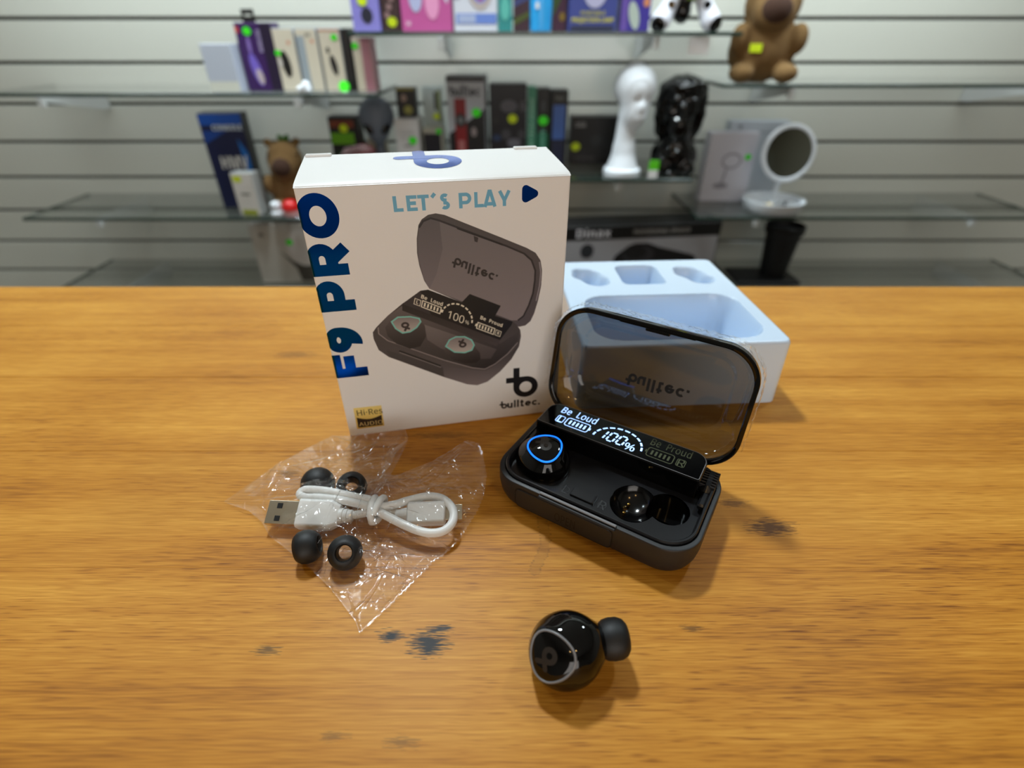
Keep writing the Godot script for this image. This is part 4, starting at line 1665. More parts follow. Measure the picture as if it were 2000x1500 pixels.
# HAND +1 or -1: the two buds of a pair mirror each other
func make_bud(t: Node3D, ring_material: Material, ring_name: String, hand: float, mark_turn: float) -> void:
	var flip := Vector3(hand, 1, 1)
	var b := MB.new()
	var n := 84
	var m := 60
	var c := Vector3(0.4, 0.2, -2.5)
	for k in m + 1:
		var th := PI * k / m
		for i in n:
			var a := TAU * i / n * hand
			var dir := Vector3(sin(th) * cos(a), sin(th) * sin(a), cos(th))
			b.p((c + dir * bud_radius(dir)) / 1000.0 * flip)
	for k in m:
		for i in n:
			var j := (i + 1) % n
			b.quad(k * n + i, (k + 1) * n + i, (k + 1) * n + j, k * n + j)
	obj("bud_body", b.mesh(80), M.bud_gloss, t)
	var ring := []
	for i in 90:
		var a := TAU * i / 90.0
		var d := Vector2(cos(a), sin(a))
		var lo := 2.0
		var hi := 14.0
		for s in 18:
			var mid := (lo + hi) * 0.5
			if pick(d * mid, 7.3) < 0.0:
				lo = mid
			else:
				hi = mid
		ring.append(bud_surface(d * lo, 0.02) * flip)
	obj(ring_name, tube(ring, 0.0004, 8, true), ring_material, t)
	var mark := emblem(2.1, 0.62, func(q: Vector2, k: int) -> Vector3:
		var r := q.rotated(deg_to_rad(mark_turn))
		return bud_surface(Vector2(r.x * hand, r.y) + Vector2(0.2, -0.2), 0.03 + 0.015 * k) * flip)
	obj("touch_emblem", mark, M.bud_mark, t)
	var dir := Vector3(0.81, 0.37, -0.47).normalized()
	var at := Vector3(8.8, 3.0, -8.9) / 1000.0 + dir * 0.0034
	var fr := along(dir * flip, at * flip)
	var col = obj("nozzle_collar", lathe([Vector2(0.0046, -0.0020), Vector2(0.0043, 0.0004), Vector2(0.0038, 0.0010), Vector2(0.0030, 0.0012)], 28), M.bud_gloss, t)
	col.transform = fr
	var tip = obj("silicone_tip", lathe([Vector2(0.0030, -0.0006), Vector2(0.0052, -0.0008), Vector2(0.0060, 0.0004), Vector2(0.0064, 0.0026), Vector2(0.0063, 0.0050), Vector2(0.0055, 0.0068), Vector2(0.0042, 0.0078), Vector2(0.0028, 0.0080), Vector2(0.0023, 0.0074), Vector2(0.0020, 0.0030)], 36), M.silicone, t)
	tip.transform = fr


func loose_bud() -> void:
	var t = thing("earbud", "glossy black earbud with a dull grey ring lying loose on the counter", "earbud", Vector3.ZERO, 0.0, "earbuds")
	make_bud(t, M.grey_ring, "face_ring", -1.0, 240.0)
	var z := Vector3(-0.42, 0.62, 0.60).normalized()       # where the touch face looks
	var tip := Vector3(0.93, 0.02, -0.20)                   # where the nozzle goes
	var x := -(tip - z * tip.dot(z)).normalized()
	var y := z.cross(x)
	t.transform = Transform3D(Basis(x, y, z) * Basis(Vector3(0, 0, 1), deg_to_rad(20.0)), Vector3(0.0138, 0.0116, -0.0848))


# ---------------------------------------------------------------- the accessory bag and what is in it
func accessory_bag() -> void:
	cable()
	# ear tips, two of them behind the cable and two in front
	var shapes := lathe([Vector2(0.0028, -0.0012), Vector2(0.0050, -0.0006), Vector2(0.0062, 0.0010), Vector2(0.0066, 0.0032), Vector2(0.0062, 0.0056), Vector2(0.0052, 0.0074), Vector2(0.0042, 0.0084), Vector2(0.0033, 0.0085), Vector2(0.0029, 0.0079), Vector2(0.0028, -0.0008), Vector2(0.0028, -0.0012)], 36)
	var spots := [
		[Vector3(-0.0857, 0.0062, -0.1622), Vector3(-0.35, 0.25, -0.9), 1.12, "black silicone ear tip behind the white plug, beside the other rear tip"],
		[Vector3(-0.0706, 0.0060, -0.1612), Vector3(0.25, 0.75, 0.45), 1.0, "black silicone ear tip behind the cable hairpin with its hole upward"],
		[Vector3(-0.0795, 0.0060, -0.1290), Vector3(1.0, 0.12, -0.2), 0.98, "black silicone ear tip lying on its side in front of the cable"],
		[Vector3(-0.0640, 0.0062, -0.1260), Vector3(0.2, 0.72, 0.62), 1.0, "black silicone ear tip in front of the cable showing an open hole"],
	]
	for s in spots:
		var t = thing("ear_tip", s[3], "ear tip", Vector3.ZERO, 0.0, "spare ear tips in the bag")
		var f := along(s[1], s[0] - s[1].normalized() * 0.0036)
		t.transform = Transform3D(f.basis.scaled(Vector3.ONE * s[2]), f.origin)
		obj("tip_dome", shapes, M.silicone, t)
	bag()


func cable() -> void:
	var t = thing("charging_cable", "short white charging cable tied in a knot inside the clear bag", "cable", Vector3(-0.0566, 0, -0.146))
	var o := Vector3(-0.0566, 0, -0.146)
	# plug: moulded grip, metal shell, strain relief
	var plug := Node3D.new()
	plug.name = "large_plug"
	t.add_child(plug)
	plug.position = Vector3(-0.0797, 0.0058, -0.1451) - o
	plug.rotation = Vector3(deg_to_rad(28.0), deg_to_rad(-3.0), 0)
	var g := MB.new()
	var rings := []
	for s in [[-0.0086, 0.0007], [-0.0082, 0.0], [0.0050, 0.0], [0.0072, 0.0010], [0.0086, 0.0016]]:
		var ring := PackedVector3Array()
		for q in rr(0.0074 - 2 * s[1], 0.0118 - 2 * s[1], 0.0016, 4):
			ring.append(Vector3(s[0], -q.x, q.y))
		rings.append(ring)
	loft_into(g, rings)
	obj("grip", g.mesh(40), M.cable_white, plug)
	obj("metal_shell", tube_box(0.0130, 0.0045, 0.0098, 0.0004), M.steel, plug, Vector3(-0.0148, 0, 0))
	for z in [-0.0026, 0.0026]:
		obj("shell_window", block(0.0022, 0.0003, 0.0022, 0.0001, Vector3(-0.0165, 0.00215, z)), M.engraved, plug)
	obj("strain_relief", axis_tube([[0.0084, 0.0031], [0.0100, 0.0031], [0.0102, 0.0027], [0.0118, 0.0030], [0.0120, 0.0026], [0.0136, 0.0026], [0.0140, 0.0020]]), M.cable_white, plug)
	var small := Node3D.new()
	small.name = "small_plug"
	t.add_child(small)
	small.position = Vector3(-0.0357, 0.0048, -0.1466) - o
	small.rotation = Vector3(deg_to_rad(25.0), deg_to_rad(3.0), 0)
	var g2 := MB.new()
	rings = []
	for s in [[-0.0080, 0.0008], [-0.0074, 0.0], [0.0074, 0.0], [0.0080, 0.0008]]:
		var ring := PackedVector3Array()
		for q in rr(0.0060 - 2 * s[1], 0.0096 - 2 * s[1], 0.0016, 4):
			ring.append(Vector3(s[0], -q.x, q.y))
		rings.append(ring)
	loft_into(g2, rings)
	obj("grip", g2.mesh(40), M.cable_white, small)
	obj("metal_shell", tube_box(0.0070, 0.0020, 0.0066, 0.0003), M.steel, small, Vector3(0.0113, 0, 0))
	obj("strain_relief", axis_tube([[-0.0128, 0.0020], [-0.0110, 0.0024], [-0.0100, 0.0026], [-0.0079, 0.0028]]), M.cable_white, small)
	# the cord: hairpin to the left, knot, loop to the right
	var y := 0.0072
	var cord := []
	for q in [Vector3(-66.0, 5.8, -144.9), Vector3(-61.5, 6.2, -145.6), Vector3(-58.5, 7.0, -147.3), Vector3(-56.0, 8.2, -147.9), Vector3(-53.0, 8.2, -147.5), Vector3(-48.3, 7.8, -149.1), Vector3(-44.2, 7.6, -151.2), Vector3(-36.3, 7.6, -153.6), Vector3(-29.7, 7.6, -152.4), Vector3(-24.9, 7.8, -147.0), Vector3(-23.9, 7.6, -140.6), Vector3(-26.7, 7.0, -136.2), Vector3(-32.0, 6.6, -135.0), Vector3(-38.1, 6.6, -136.5), Vector3(-44.7, 7.0, -139.5), Vector3(-53.0, 7.6, -144.0), Vector3(-58.5, 8.2, -147.0), Vector3(-64.0, 8.6, -148.6), Vector3(-72.0, 8.8, -150.4), Vector3(-81.0, 9.0, -151.6), Vector3(-87.4, 9.0, -151.8), Vector3(-90.0, 9.2, -153.6), Vector3(-88.0, 9.6, -155.6), Vector3(-81.0, 9.6, -155.2), Vector3(-74.0, 9.4, -153.8), Vector3(-66.6, 9.2, -152.0), Vector3(-59.5, 9.0, -150.2), Vector3(-54.5, 6.6, -148.4), Vector3(-50.0, 5.0, -147.2), Vector3(-47.5, 4.8, -146.9)]:
		cord.append(q / 1000.0 - o)
	obj("cord", tube(smooth_path(cord, 7), 0.00175, 12), M.cable_white, t)
	# the wrap that ties it
	var wrap := []
	for k in 40:
		var a := TAU * k / 40.0 * 1.98 + 0.6
		wrap.append(Vector3(-0.0563 + 0.0018 * sin(a * 0.5) - 0.0006 * cos(a), 0.0077 + 0.0036 * sin(a), -0.1462 + 0.0058 * cos(a)) - o)
	obj("cord_wrap", tube(wrap, 0.0014, 10), M.cable_white, t)


# a hollow-looking metal sleeve along x, centred
func tube_box(l: float, h: float, d: float, e: float) -> ArrayMesh:
	var b := MB.new()
	var rings := []
	for s in [[-l / 2 + 0.004, 0.0006], [-l / 2, 0.0006], [-l / 2, 0.0], [l / 2, 0.0]]:
		var ring := PackedVector3Array()
		for q in rr(h - 2 * s[1], d - 2 * s[1], e, 2):
			ring.append(Vector3(s[0], -q.x, q.y))
		rings.append(ring)
	loft_into(b, rings)
	return b.mesh(30)


func axis_tube(prof: Array) -> ArrayMesh:
	var b := MB.new()
	var rings := []
	for s in prof:
		var ring := PackedVector3Array()
		for i in 20:
			var a := TAU * i / 20.0
			ring.append(Vector3(s[0], -cos(a) * s[1], sin(a) * s[1]))
		rings.append(ring)
	loft_into(b, rings)
	return b.mesh(30)


func bag() -> void:
	var t = thing("accessory_bag", "crinkled clear cellophane bag holding the white cable and black ear tips", "bag", Vector3(-0.066, 0, -0.150))
	# outline on the counter (mm) and how far its edge stands up
	var rim := [
		[-126.0, -156.2, 1.0], [-110.4, -178.6, 3.0], [-97.7, -190.4, 4.0], [-89.1, -195.5, 6.0], [-79.6, -194.2, 7.0], [-70.2, -194.5, 9.0], [-52.0, -194.0, 12.0], [-50.3, -190.5, 8.0], [-58.0, -186.5, 5.0], [-59.6, -179.5, 3.0], [-59.2, -173.5, 2.0], [-53.4, -171.0, 2.5], [-36.4, -178.5, 5.0], [-24.6, -184.5, 9.0], [-21.4, -186.0, 11.0], [-16.0, -184.0, 11.0], [-14.0, -179.0, 9.0], [-11.6, -168.0, 6.0], [-12.7, -156.5, 4.0], [-15.2, -148.8, 3.0], [-18.8, -141.6, 2.0], [-21.5, -135.3, 1.5], [-27.4, -128.1, 1.0], [-31.1, -125.4, 0.8], [-33.5, -121.3, 0.8], [-37.7, -115.5, 0.8], [-44.5, -106.0, 0.8], [-52.0, -96.7, 0.8], [-54.7, -101.3, 0.8], [-67.4, -114.2, 1.0], [-81.0, -125.0, 1.5], [-98.6, -137.2, 2.0], [-104.6, -144.6, 1.5], [-113.0, -151.2, 1.0]]
	# resample the outline, with the teeth of the crimped ends
	var edge := []
	var up := []
	for i in rim.size():
		var a := Vector2(rim[i][0], rim[i][1])
		var c := Vector2(rim[(i + 1) % rim.size()][0], rim[(i + 1) % rim.size()][1])
		var n := maxi(1, int(a.distance_to(c) / 0.9))
		var toothed := (i >= 13 and i <= 25) or i == 4 or i == 5
		for k in n:
			var f := float(k) / n
			var q := a.lerp(c, f)
			if toothed and (edge.size() % 2 == 0):
				q += (c - a).normalized().orthogonal() * 0.55
			edge.append(q)
			up.append(lerpf(rim[i][2], rim[(i + 1) % rim.size()][2], f))
	var centre := Vector2(-64.0, -150.0)
	var fold := noise(FastNoiseLite.TYPE_SIMPLEX_SMOOTH, 0.05, 3, 2)
	var crease := noise(FastNoiseLite.TYPE_SIMPLEX_SMOOTH, 0.045, 9, 3)
	crease.fractal_type = FastNoiseLite.FRACTAL_RIDGED
	var facet := noise(FastNoiseLite.TYPE_CELLULAR, 0.075, 14, 1)
	facet.cellular_return_type = FastNoiseLite.RETURN_DISTANCE
	var rows := 64
	var n2 := edge.size()
	M.cellophane.heightmap_enabled = true
	M.cellophane.heightmap_texture = ImageTexture.create_from_image(crease_image())
	M.cellophane.heightmap_scale = 0.2
	for layer in 2:
		var b := MB.new()
		for k in rows + 1:
			var f := float(k) / rows
			for i in n2:
				var q: Vector2 = centre.lerp(edge[i], f)
				var stand: float = up[i]
				var pillow := 12.2 * pow(1.0 - pow(f, 3.2), 0.8)
				# it drapes over the cable and sinks beside it
				var drape := 1.0 - 0.42 * smoothstep(5.0, 22.0, absf(q.y + 147.0)) + 0.22 * exp(-pow((q - Vector2(-78, -162)).length() / 12.0, 2.0)) + 0.28 * exp(-pow((q - Vector2(-70, -127)).length() / 12.0, 2.0))
				var wr := (0.5 + 0.5 * (1.0 - f)) * (2.3 * crease.get_noise_2d(q.x, q.y) + 2.0 * facet.get_noise_2d(q.x * 1.0, q.y) + 1.6 * fold.get_noise_2d(q.x, q.y))
				var y: float
				if layer == 0:
					y = maxf(pillow * drape + stand * f * f * f + wr * smoothstep(1.0, 0.86, f), 0.9 + stand * f * f * f * 0.9)
				else:
					y = 0.25 + stand * f * f * f * 0.96 + 0.35 * (0.5 + 0.5 * fold.get_noise_2d(q.x * 3.0, q.y * 3.0)) * (1.0 - f)
				b.p(Vector3(q.x, y, q.y) / 1000.0 - t.position, Vector2((q.x + 126.0) / 120.0, (q.y + 204.0) / 120.0 + 0.37 * layer))
		for k in rows:
			for i in n2:
				var j := (i + 1) % n2
				if layer == 1:
					b.quad(k * n2 + i, (k + 1) * n2 + i, (k + 1) * n2 + j, k * n2 + j)
				else:
					b.quad(k * n2 + i, k * n2 + j, (k + 1) * n2 + j, (k + 1) * n2 + i)
		obj("film_front" if layer == 0 else "film_back", b.mesh(28), M.cellophane, t)


# fine folds of the film: ridges with a round back, most of them running out from the gathered places
func crease_image() -> Image:
	var n := 1200
	var data := PackedFloat32Array()
	data.resize(n * n)
	var rng := RandomNumberGenerator.new()
	rng.seed = 11
	var soft := noise(FastNoiseLite.TYPE_SIMPLEX_SMOOTH, 0.012, 6, 2)
	var hubs := [Vector2(0.52, 0.47), Vector2(0.6, 0.9), Vector2(0.92, 0.2), Vector2(0.58, 0.12), Vector2(0.08, 0.4), Vector2(0.42, 0.3), Vector2(0.5, 0.66)]
	for k in 170:
		var hub: Vector2 = hubs[k % hubs.size()] + Vector2(rng.randfn(0, 0.05), rng.randfn(0, 0.05))
		var a := rng.randf() * TAU
		var start: Vector2 = (hub + Vector2.from_angle(a) * rng.randf_range(0.0, 0.22)) * n
		var dir := Vector2.from_angle(a + rng.randfn(0, 0.35))
		var length := (rng.randf_range(0.05, 0.3) if k > 24 else rng.randf_range(0.25, 0.5)) * n
		var bend := rng.randfn(0, 0.0011)
		var half := rng.randf_range(3.0, 8.5)
		var high := rng.randf_range(0.2, 0.62) * (1.0 if rng.randf() < 0.75 else -0.7)
		var p := start
		for s in int(length):
			dir = dir.rotated(bend)
			p += dir
			var side := dir.orthogonal()
			var fade := sin(PI * s / length)
			for w in range(-int(half), int(half) + 1):
				var q := p + side * w
				var x := int(q.x)
				var y := int(q.y)
				if x < 0 or y < 0 or x >= n or y >= n:
					continue
				var h := high * fade * (1.0 - absf(w) / (half + 1.0))
				var at := y * n + x
				if absf(h) > absf(data[at]):
					data[at] = h
	var out := PackedByteArray()
	out.resize(n * n)
	for y in n:
		for x in n:
			out[y * n + x] = int(clampf(0.45 + data[y * n + x] * 0.6, 0.0, 1.0) * 255.0)
	var im := Image.create_from_data(n, n, false, Image.FORMAT_L8, out)
	im.resize(n / 2, n / 2, Image.INTERPOLATE_LANCZOS)
	im.resize(n, n, Image.INTERPOLATE_CUBIC)
	return im


# stretch a lettering sideways to a given width
func fit(o: MeshInstance3D, width: float) -> void:
	var m: TextMesh = o.mesh
	o.scale = Vector3(width / maxf(0.0001, m.get_aabb().size.x), 1, 1)


# ---------------------------------------------------------------- goods on the shelves
# a carton: X0..X1 across its front, standing on Y, H high, its front at Z; returns the thing, origin at the middle of the front's foot
func goods(called: String, label: String, x0: float, x1: float, y: float, h: float, z: float, d: float, c: Color, category := "box", turn := 0.0, side = null):
	var t = thing(called, label, category, Vector3((x0 + x1) * 0.5, y + 0.0004, z), turn)
	var w := x1 - x0
	t.set_meta("w", w)
	t.set_meta("h", h)
	obj("carton_body", block(w, h, d, 0.0012, Vector3(0, 0, -d * 0.5)), hue(side if side != null else c), t)
	if side != null:
		patch(t, "front_panel", 0.5, 0.5, 0.985, 0.985, c, 0.0002)
	return t


func at_front(t: Node3D, u: float, v: float, lift_: float) -> Callable:
	var w: float = t.get_meta("w")
	var h: float = t.get_meta("h")
	return func(q: Vector2) -> Vector3: return Vector3((u - 0.5) * w + q.x, v * h + q.y, lift_)


# flat print: centre (u, v) and size as shares of the front
func patch(t: Node3D, called: String, u: float, v: float, su: float, sv: float, c: Color, lift_ := 0.0005) -> void:
	var b := MB.new()
	var w: float = t.get_meta("w") * su * 0.5
	var h: float = t.get_meta("h") * sv * 0.5
	fill_into(b, pv([Vector2(-w, -h), Vector2(w, -h), Vector2(w, h), Vector2(-w, h)]), at_front(t, u, v, lift_))
	obj(called, b.mesh(0), hue(c), t)


func spot(t: Node3D, called: String, u: float, v: float, su: float, sv: float, c: Color, turn := 0.0, lift_ := 0.0006) -> void:
	var b := MB.new()
	var o := PackedVector2Array()
	for q in oval(Vector2.ZERO, t.get_meta("w") * su * 0.5, t.get_meta("h") * sv * 0.5, 28):
		o.append(q.rotated(turn))
	fill_into(b, o, at_front(t, u, v, lift_))
	obj(called, b.mesh(0), hue(c), t)


func shape(t: Node3D, called: String, pts: Array, c: Color, lift_ := 0.0006) -> void:
	var b := MB.new()
	var o := PackedVector2Array()
	for q in pts:
		o.append(Vector2((q.x - 0.5) * t.get_meta("w"), q.y * t.get_meta("h")))
	fill_into(b, o, func(q: Vector2) -> Vector3: return Vector3(q.x, q.y, lift_))
	obj(called, b.mesh(0), hue(c), t)


func says(t: Node3D, text: String, u: float, v: float, height: float, c: Color, wide := 0.0, turn := 0.0, bold := true) -> void:
	var m := lettering(text, height, bold)
	var o = obj("lettering", m, hue(c), t, Vector3((u - 0.5) * t.get_meta("w"), v * t.get_meta("h"), 0.0009))
	if wide > 0.0:
		o.scale.x = wide / maxf(0.001, m.get_aabb().size.x)
	o.rotation.z = turn


# a fluorescent price sticker with a pinked edge
func sticker(t: Node3D, u: float, v: float, size: float, m: Material, lift_ := 0.0011) -> void:
	var b := MB.new()
	var o := PackedVector2Array()
	for i in 24:
		var a := TAU * i / 24.0
		o.append(Vector2(cos(a) * 1.15, sin(a)) * size * 0.5 * (1.0 if i % 2 else 0.88))
	fill_into(b, o, at_front(t, u, v, lift_))
	obj("price_sticker", b.mesh(0), m, t)


func products_top_shelf() -> void:
	var y := 0.178
	var z := -1.425
	var t = goods("lilac_carton", "lilac carton with a dark gadget print and yellow sticker at the shelf's left end", -0.362, -0.300, y, 0.15, z, 0.05, Color(0.55, 0.53, 0.85))
	spot(t, "printed_gadget", 0.55, 0.2, 0.42, 0.2, Color(0.1, 0.12, 0.2))
	spot(t, "printed_gadget", 0.6, 0.58, 0.55, 0.2, Color(0.15, 0.17, 0.28))
	sticker(t, 0.44, 0.38, 0.02, M.neon_yellow)
	t = goods("brown_pack", "narrow dark brown patterned pack with a yellow sticker beside the pink carton", -0.297, -0.255, y, 0.14, z - 0.01, 0.05, Color(0.25, 0.17, 0.17))
	for k in 7:
		spot(t, "printed_blossom", 0.3 + 0.4 * fmod(k * 0.37, 1.0), 0.22 + k * 0.11, 0.3, 0.09, Color(0.62, 0.5, 0.5))
	sticker(t, 0.55, 0.13, 0.02, M.neon_yellow)
	sticker(t, 0.3, 0.64, 0.018, M.neon_yellow)
	t = goods("pink_carton", "magenta pink carton with pale cloud shapes next to the white and blue carton", -0.250, -0.136, y, 0.15, z, 0.06, Color(0.78, 0.34, 0.62))
	shape(t, "printed_cloud", [Vector2(0.01, 0.99), Vector2(0.01, 0.55), Vector2(0.16, 0.42), Vector2(0.26, 0.24), Vector2(0.36, 0.28), Vector2(0.44, 0.46), Vector2(0.6, 0.5), Vector2(0.7, 0.56), Vector2(0.92, 0.34), Vector2(0.99, 0.5), Vector2(0.99, 0.99)], Color(0.86, 0.82, 0.92), 0.0005)
	spot(t, "printed_gadget", 0.62, 0.36, 0.28, 0.42, Color(0.93, 0.62, 0.8))
	spot(t, "printed_gadget", 0.3, 0.42, 0.26, 0.36, Color(0.72, 0.75, 0.9))
	says(t, "W", 0.13, 0.1, 0.009, Color(0.95, 0.85, 0.92))
	t = goods("white_blue_carton", "white carton with a blue band and round blue picture on the top shelf", -0.131, -0.034, y, 0.15, z, 0.06, Color(0.86, 0.88, 0.93))
	patch(t, "printed_band", 0.52, 0.16, 0.94, 0.13, Color(0.42, 0.55, 0.86))
	patch(t, "printed_notice", 0.3, 0.16, 0.4, 0.1, Color(0.68, 0.74, 0.88), 0.0007)
	spot(t, "printed_ring", 0.62, 0.58, 0.62, 0.62, Color(0.75, 0.71, 0.7))
	spot(t, "printed_picture", 0.62, 0.58, 0.46, 0.46, Color(0.5, 0.5, 0.85), 0.0, 0.0008)
	patch(t, "printed_stripe", 0.62, 0.5, 0.08, 0.24, Color(0.75, 0.3, 0.42), 0.001)
	says(t, "ID", 0.08, 0.44, 0.012, Color(0.3, 0.35, 0.5))
	t = goods("teal_pack", "narrow teal pack between the white carton and the coloured pouches", -0.032, 0.001, y, 0.14, z, 0.04, Color(0.12, 0.55, 0.55))
	spot(t, "printed_swirl", 0.5, 0.3, 0.6, 0.3, Color(0.35, 0.75, 0.7))
	spot(t, "printed_swirl", 0.4, 0.65, 0.6, 0.3, Color(0.08, 0.4, 0.42))
	t = goods("striped_pack", "dark pack with slanting ochre and purple stripes behind the light blue tube", 0.003, 0.041, y, 0.14, z - 0.015, 0.05, Color(0.26, 0.13, 0.2))
	for k in 4:
		shape(t, "printed_stripe", [Vector2(0.01, 0.08 + k * 0.24), Vector2(0.99, 0.2 + k * 0.24), Vector2(0.99, 0.28 + k * 0.24), Vector2(0.01, 0.17 + k * 0.24)], [Color(0.32, 0.38, 0.12), Color(0.25, 0.3, 0.55), Color(0.6, 0.42, 0.08), Color(0.5, 0.35, 0.1)][k])
	# a light blue tube
	t = thing("blue_tube", "glossy light blue tube standing among patterned packs on the top shelf", "tube", Vector3(0.066, y + 0.0004, z - 0.02))
	obj("tube_body", lathe([Vector2(0.0, 0.0), Vector2(0.0225, 0.0), Vector2(0.0245, 0.002), Vector2(0.0262, 0.05), Vector2(0.0255, 0.1), Vector2(0.022, 0.128), Vector2(0.0, 0.128)], 32), hue(Color(0.2, 0.66, 0.93), 0.3), t)
	obj("tube_cap", lathe([Vector2(0.018, 0.128), Vector2(0.018, 0.145), Vector2(0.0, 0.146)], 24), M.card_white, t)
	obj("tube_label", block(0.010, 0.012, 0.001, 0.0003, Vector3(-0.008, 0.042, 0.0250)), M.card_white, t)
	t = goods("purple_green_pack", "dark pack with green and purple leaf shapes right of the blue tube", 0.093, 0.125, y, 0.14, z - 0.02, 0.05, Color(0.28, 0.08, 0.24))
	shape(t, "printed_leaf", [Vector2(0.02, 0.2), Vector2(0.6, 0.45), Vector2(0.9, 0.62), Vector2(0.5, 0.85), Vector2(0.02, 0.95)], Color(0.2, 0.36, 0.08))
	spot(t, "printed_dot", 0.7, 0.2, 0.4, 0.12, Color(0.62, 0.5, 0.08))
	spot(t, "printed_dot", 0.8, 0.75, 0.4, 0.2, Color(0.55, 0.08, 0.5))
	t = goods("lamp_carton", "dark blue carton with yellow lettering and a pale dish picture", 0.128, 0.237, y, 0.15, z, 0.06, Color(0.2, 0.26, 0.56))
	spot(t, "printed_dish", 0.53, 0.52, 0.5, 0.46, Color(0.72, 0.72, 0.85))
	spot(t, "printed_dish", 0.53, 0.68, 0.4, 0.3, Color(0.82, 0.38, 0.62), 0.0, 0.0008)
	says(t, "PORTABLE", 0.5, 0.23, 0.007, Color(0.72, 0.7, 0.2), 0.055)
	says(t, "PROJECTION LAMP", 0.5, 0.145, 0.0085, Color(0.85, 0.82, 0.15), 0.095)
	patch(t, "printed_foot", 0.5, 0.045, 0.9, 0.05, Color(0.1, 0.13, 0.2))
	t = goods("violet_carton", "violet blue carton with a pale capsule picture beside the toy", 0.246, 0.312, y, 0.15, z, 0.06, Color(0.22, 0.17, 0.6))
	patch(t, "printed_band", 0.12, 0.5, 0.22, 0.98, Color(0.4, 0.3, 0.66))
	spot(t, "printed_capsule", 0.45, 0.2, 0.34, 0.36, Color(0.72, 0.78, 0.74), 0.28)
	for k in 3:
		spot(t, "printed_dot", 0.84, 0.36 + k * 0.13, 0.22, 0.11, Color(0.85, 0.55, 0.38))
	patch(t, "printed_line", 0.3, 0.52, 0.4, 0.012, Color(0.75, 0.72, 0.9))
	patch(t, "printed_line", 0.3, 0.56, 0.4, 0.012, Color(0.75, 0.72, 0.9))
	# the toy: two splayed white feet, a black body, a round green badge
	t = thing("toy_robot", "white and black toy with splayed feet and a round green badge", "toy", Vector3(0.395, y + 0.0004, z - 0.015))
	for s in [-1.0, 1.0]:
		var foot := nets(func(p: Vector3) -> float:
			var q := Vector3(p.x * s, p.y, p.z)
			return smin(capsule(q, Vector3(0.026, 0.072, 0.0), Vector3(0.054, 0.024, 0.012), 0.015, 0.021), egg(q, Vector3(0.058, 0.018, 0.014), Vector3(0.018, 0.017, 0.02)), 0.012), Vector3(-0.09, -0.006, -0.04), Vector3(0.09, 0.1, 0.05), 0.004)
		obj("toy_foot", foot, hue(Color(0.87, 0.88, 0.92), 0.3), t)
		var pad := lathe([Vector2(0, 0), Vector2(0.0155, 0.002), Vector2(0.017, 0.008), Vector2(0.012, 0.0125), Vector2(0, 0.0135)], 24)
		var pd = obj("foot_pad", pad, M.black_gloss, t)
		pd.transform = along(Vector3(s * 0.45, -0.35, 0.8), Vector3(s * 0.062, 0.0155, 0.02))
		var vent = obj("foot_vent", lathe([Vector2(0, -0.002), Vector2(0.009, 0), Vector2(0.0075, 0.003), Vector2(0, 0.0035)], 24), M.black_gloss, t)
		vent.transform = along(Vector3(s * 0.1, 0.25, 1.0), Vector3(s * 0.041, 0.049, 0.0225))
	obj("toy_body", nets(func(p: Vector3) -> float: return smin(egg(p, Vector3(0, 0.095, -0.005), Vector3(0.04, 0.042, 0.03)), egg(p, Vector3(-0.008, 0.038, 0.0), Vector3(0.02, 0.024, 0.02)), 0.012), Vector3(-0.05, 0.0, -0.045), Vector3(0.05, 0.145, 0.035), 0.0045), M.black_gloss, t)
	var badge = obj("round_badge", lathe([Vector2(0, 0), Vector2(0.027, 0), Vector2(0.0265, 0.003), Vector2(0, 0.006)], 32), hue(Color(0.42, 0.85, 0.05), 0.35), t)
	badge.transform = along(Vector3(0, 0.05, 1.0), Vector3(0.004, 0.094, 0.0245))
	obj("chest_mark", block(0.02, 0.006, 0.002, 0.0005, Vector3(0.004, 0.058, 0.024)), hue(Color(0.45, 0.6, 0.1)), t)
	# a price card that hangs under the shelf
	t = thing("price_card", "blank white price card hanging under the right half of the top shelf", "card", Vector3(0.437, y - 0.044, -1.435), deg_to_rad(-8.0))
	obj("card_sheet", block(0.046, 0.034, 0.0012, 0.0003), M.card_white, t)
	obj("card_hook", block(0.02, 0.0035, 0.006, 0.0006, Vector3(0, 0.032, 0)), M.bracket, t)


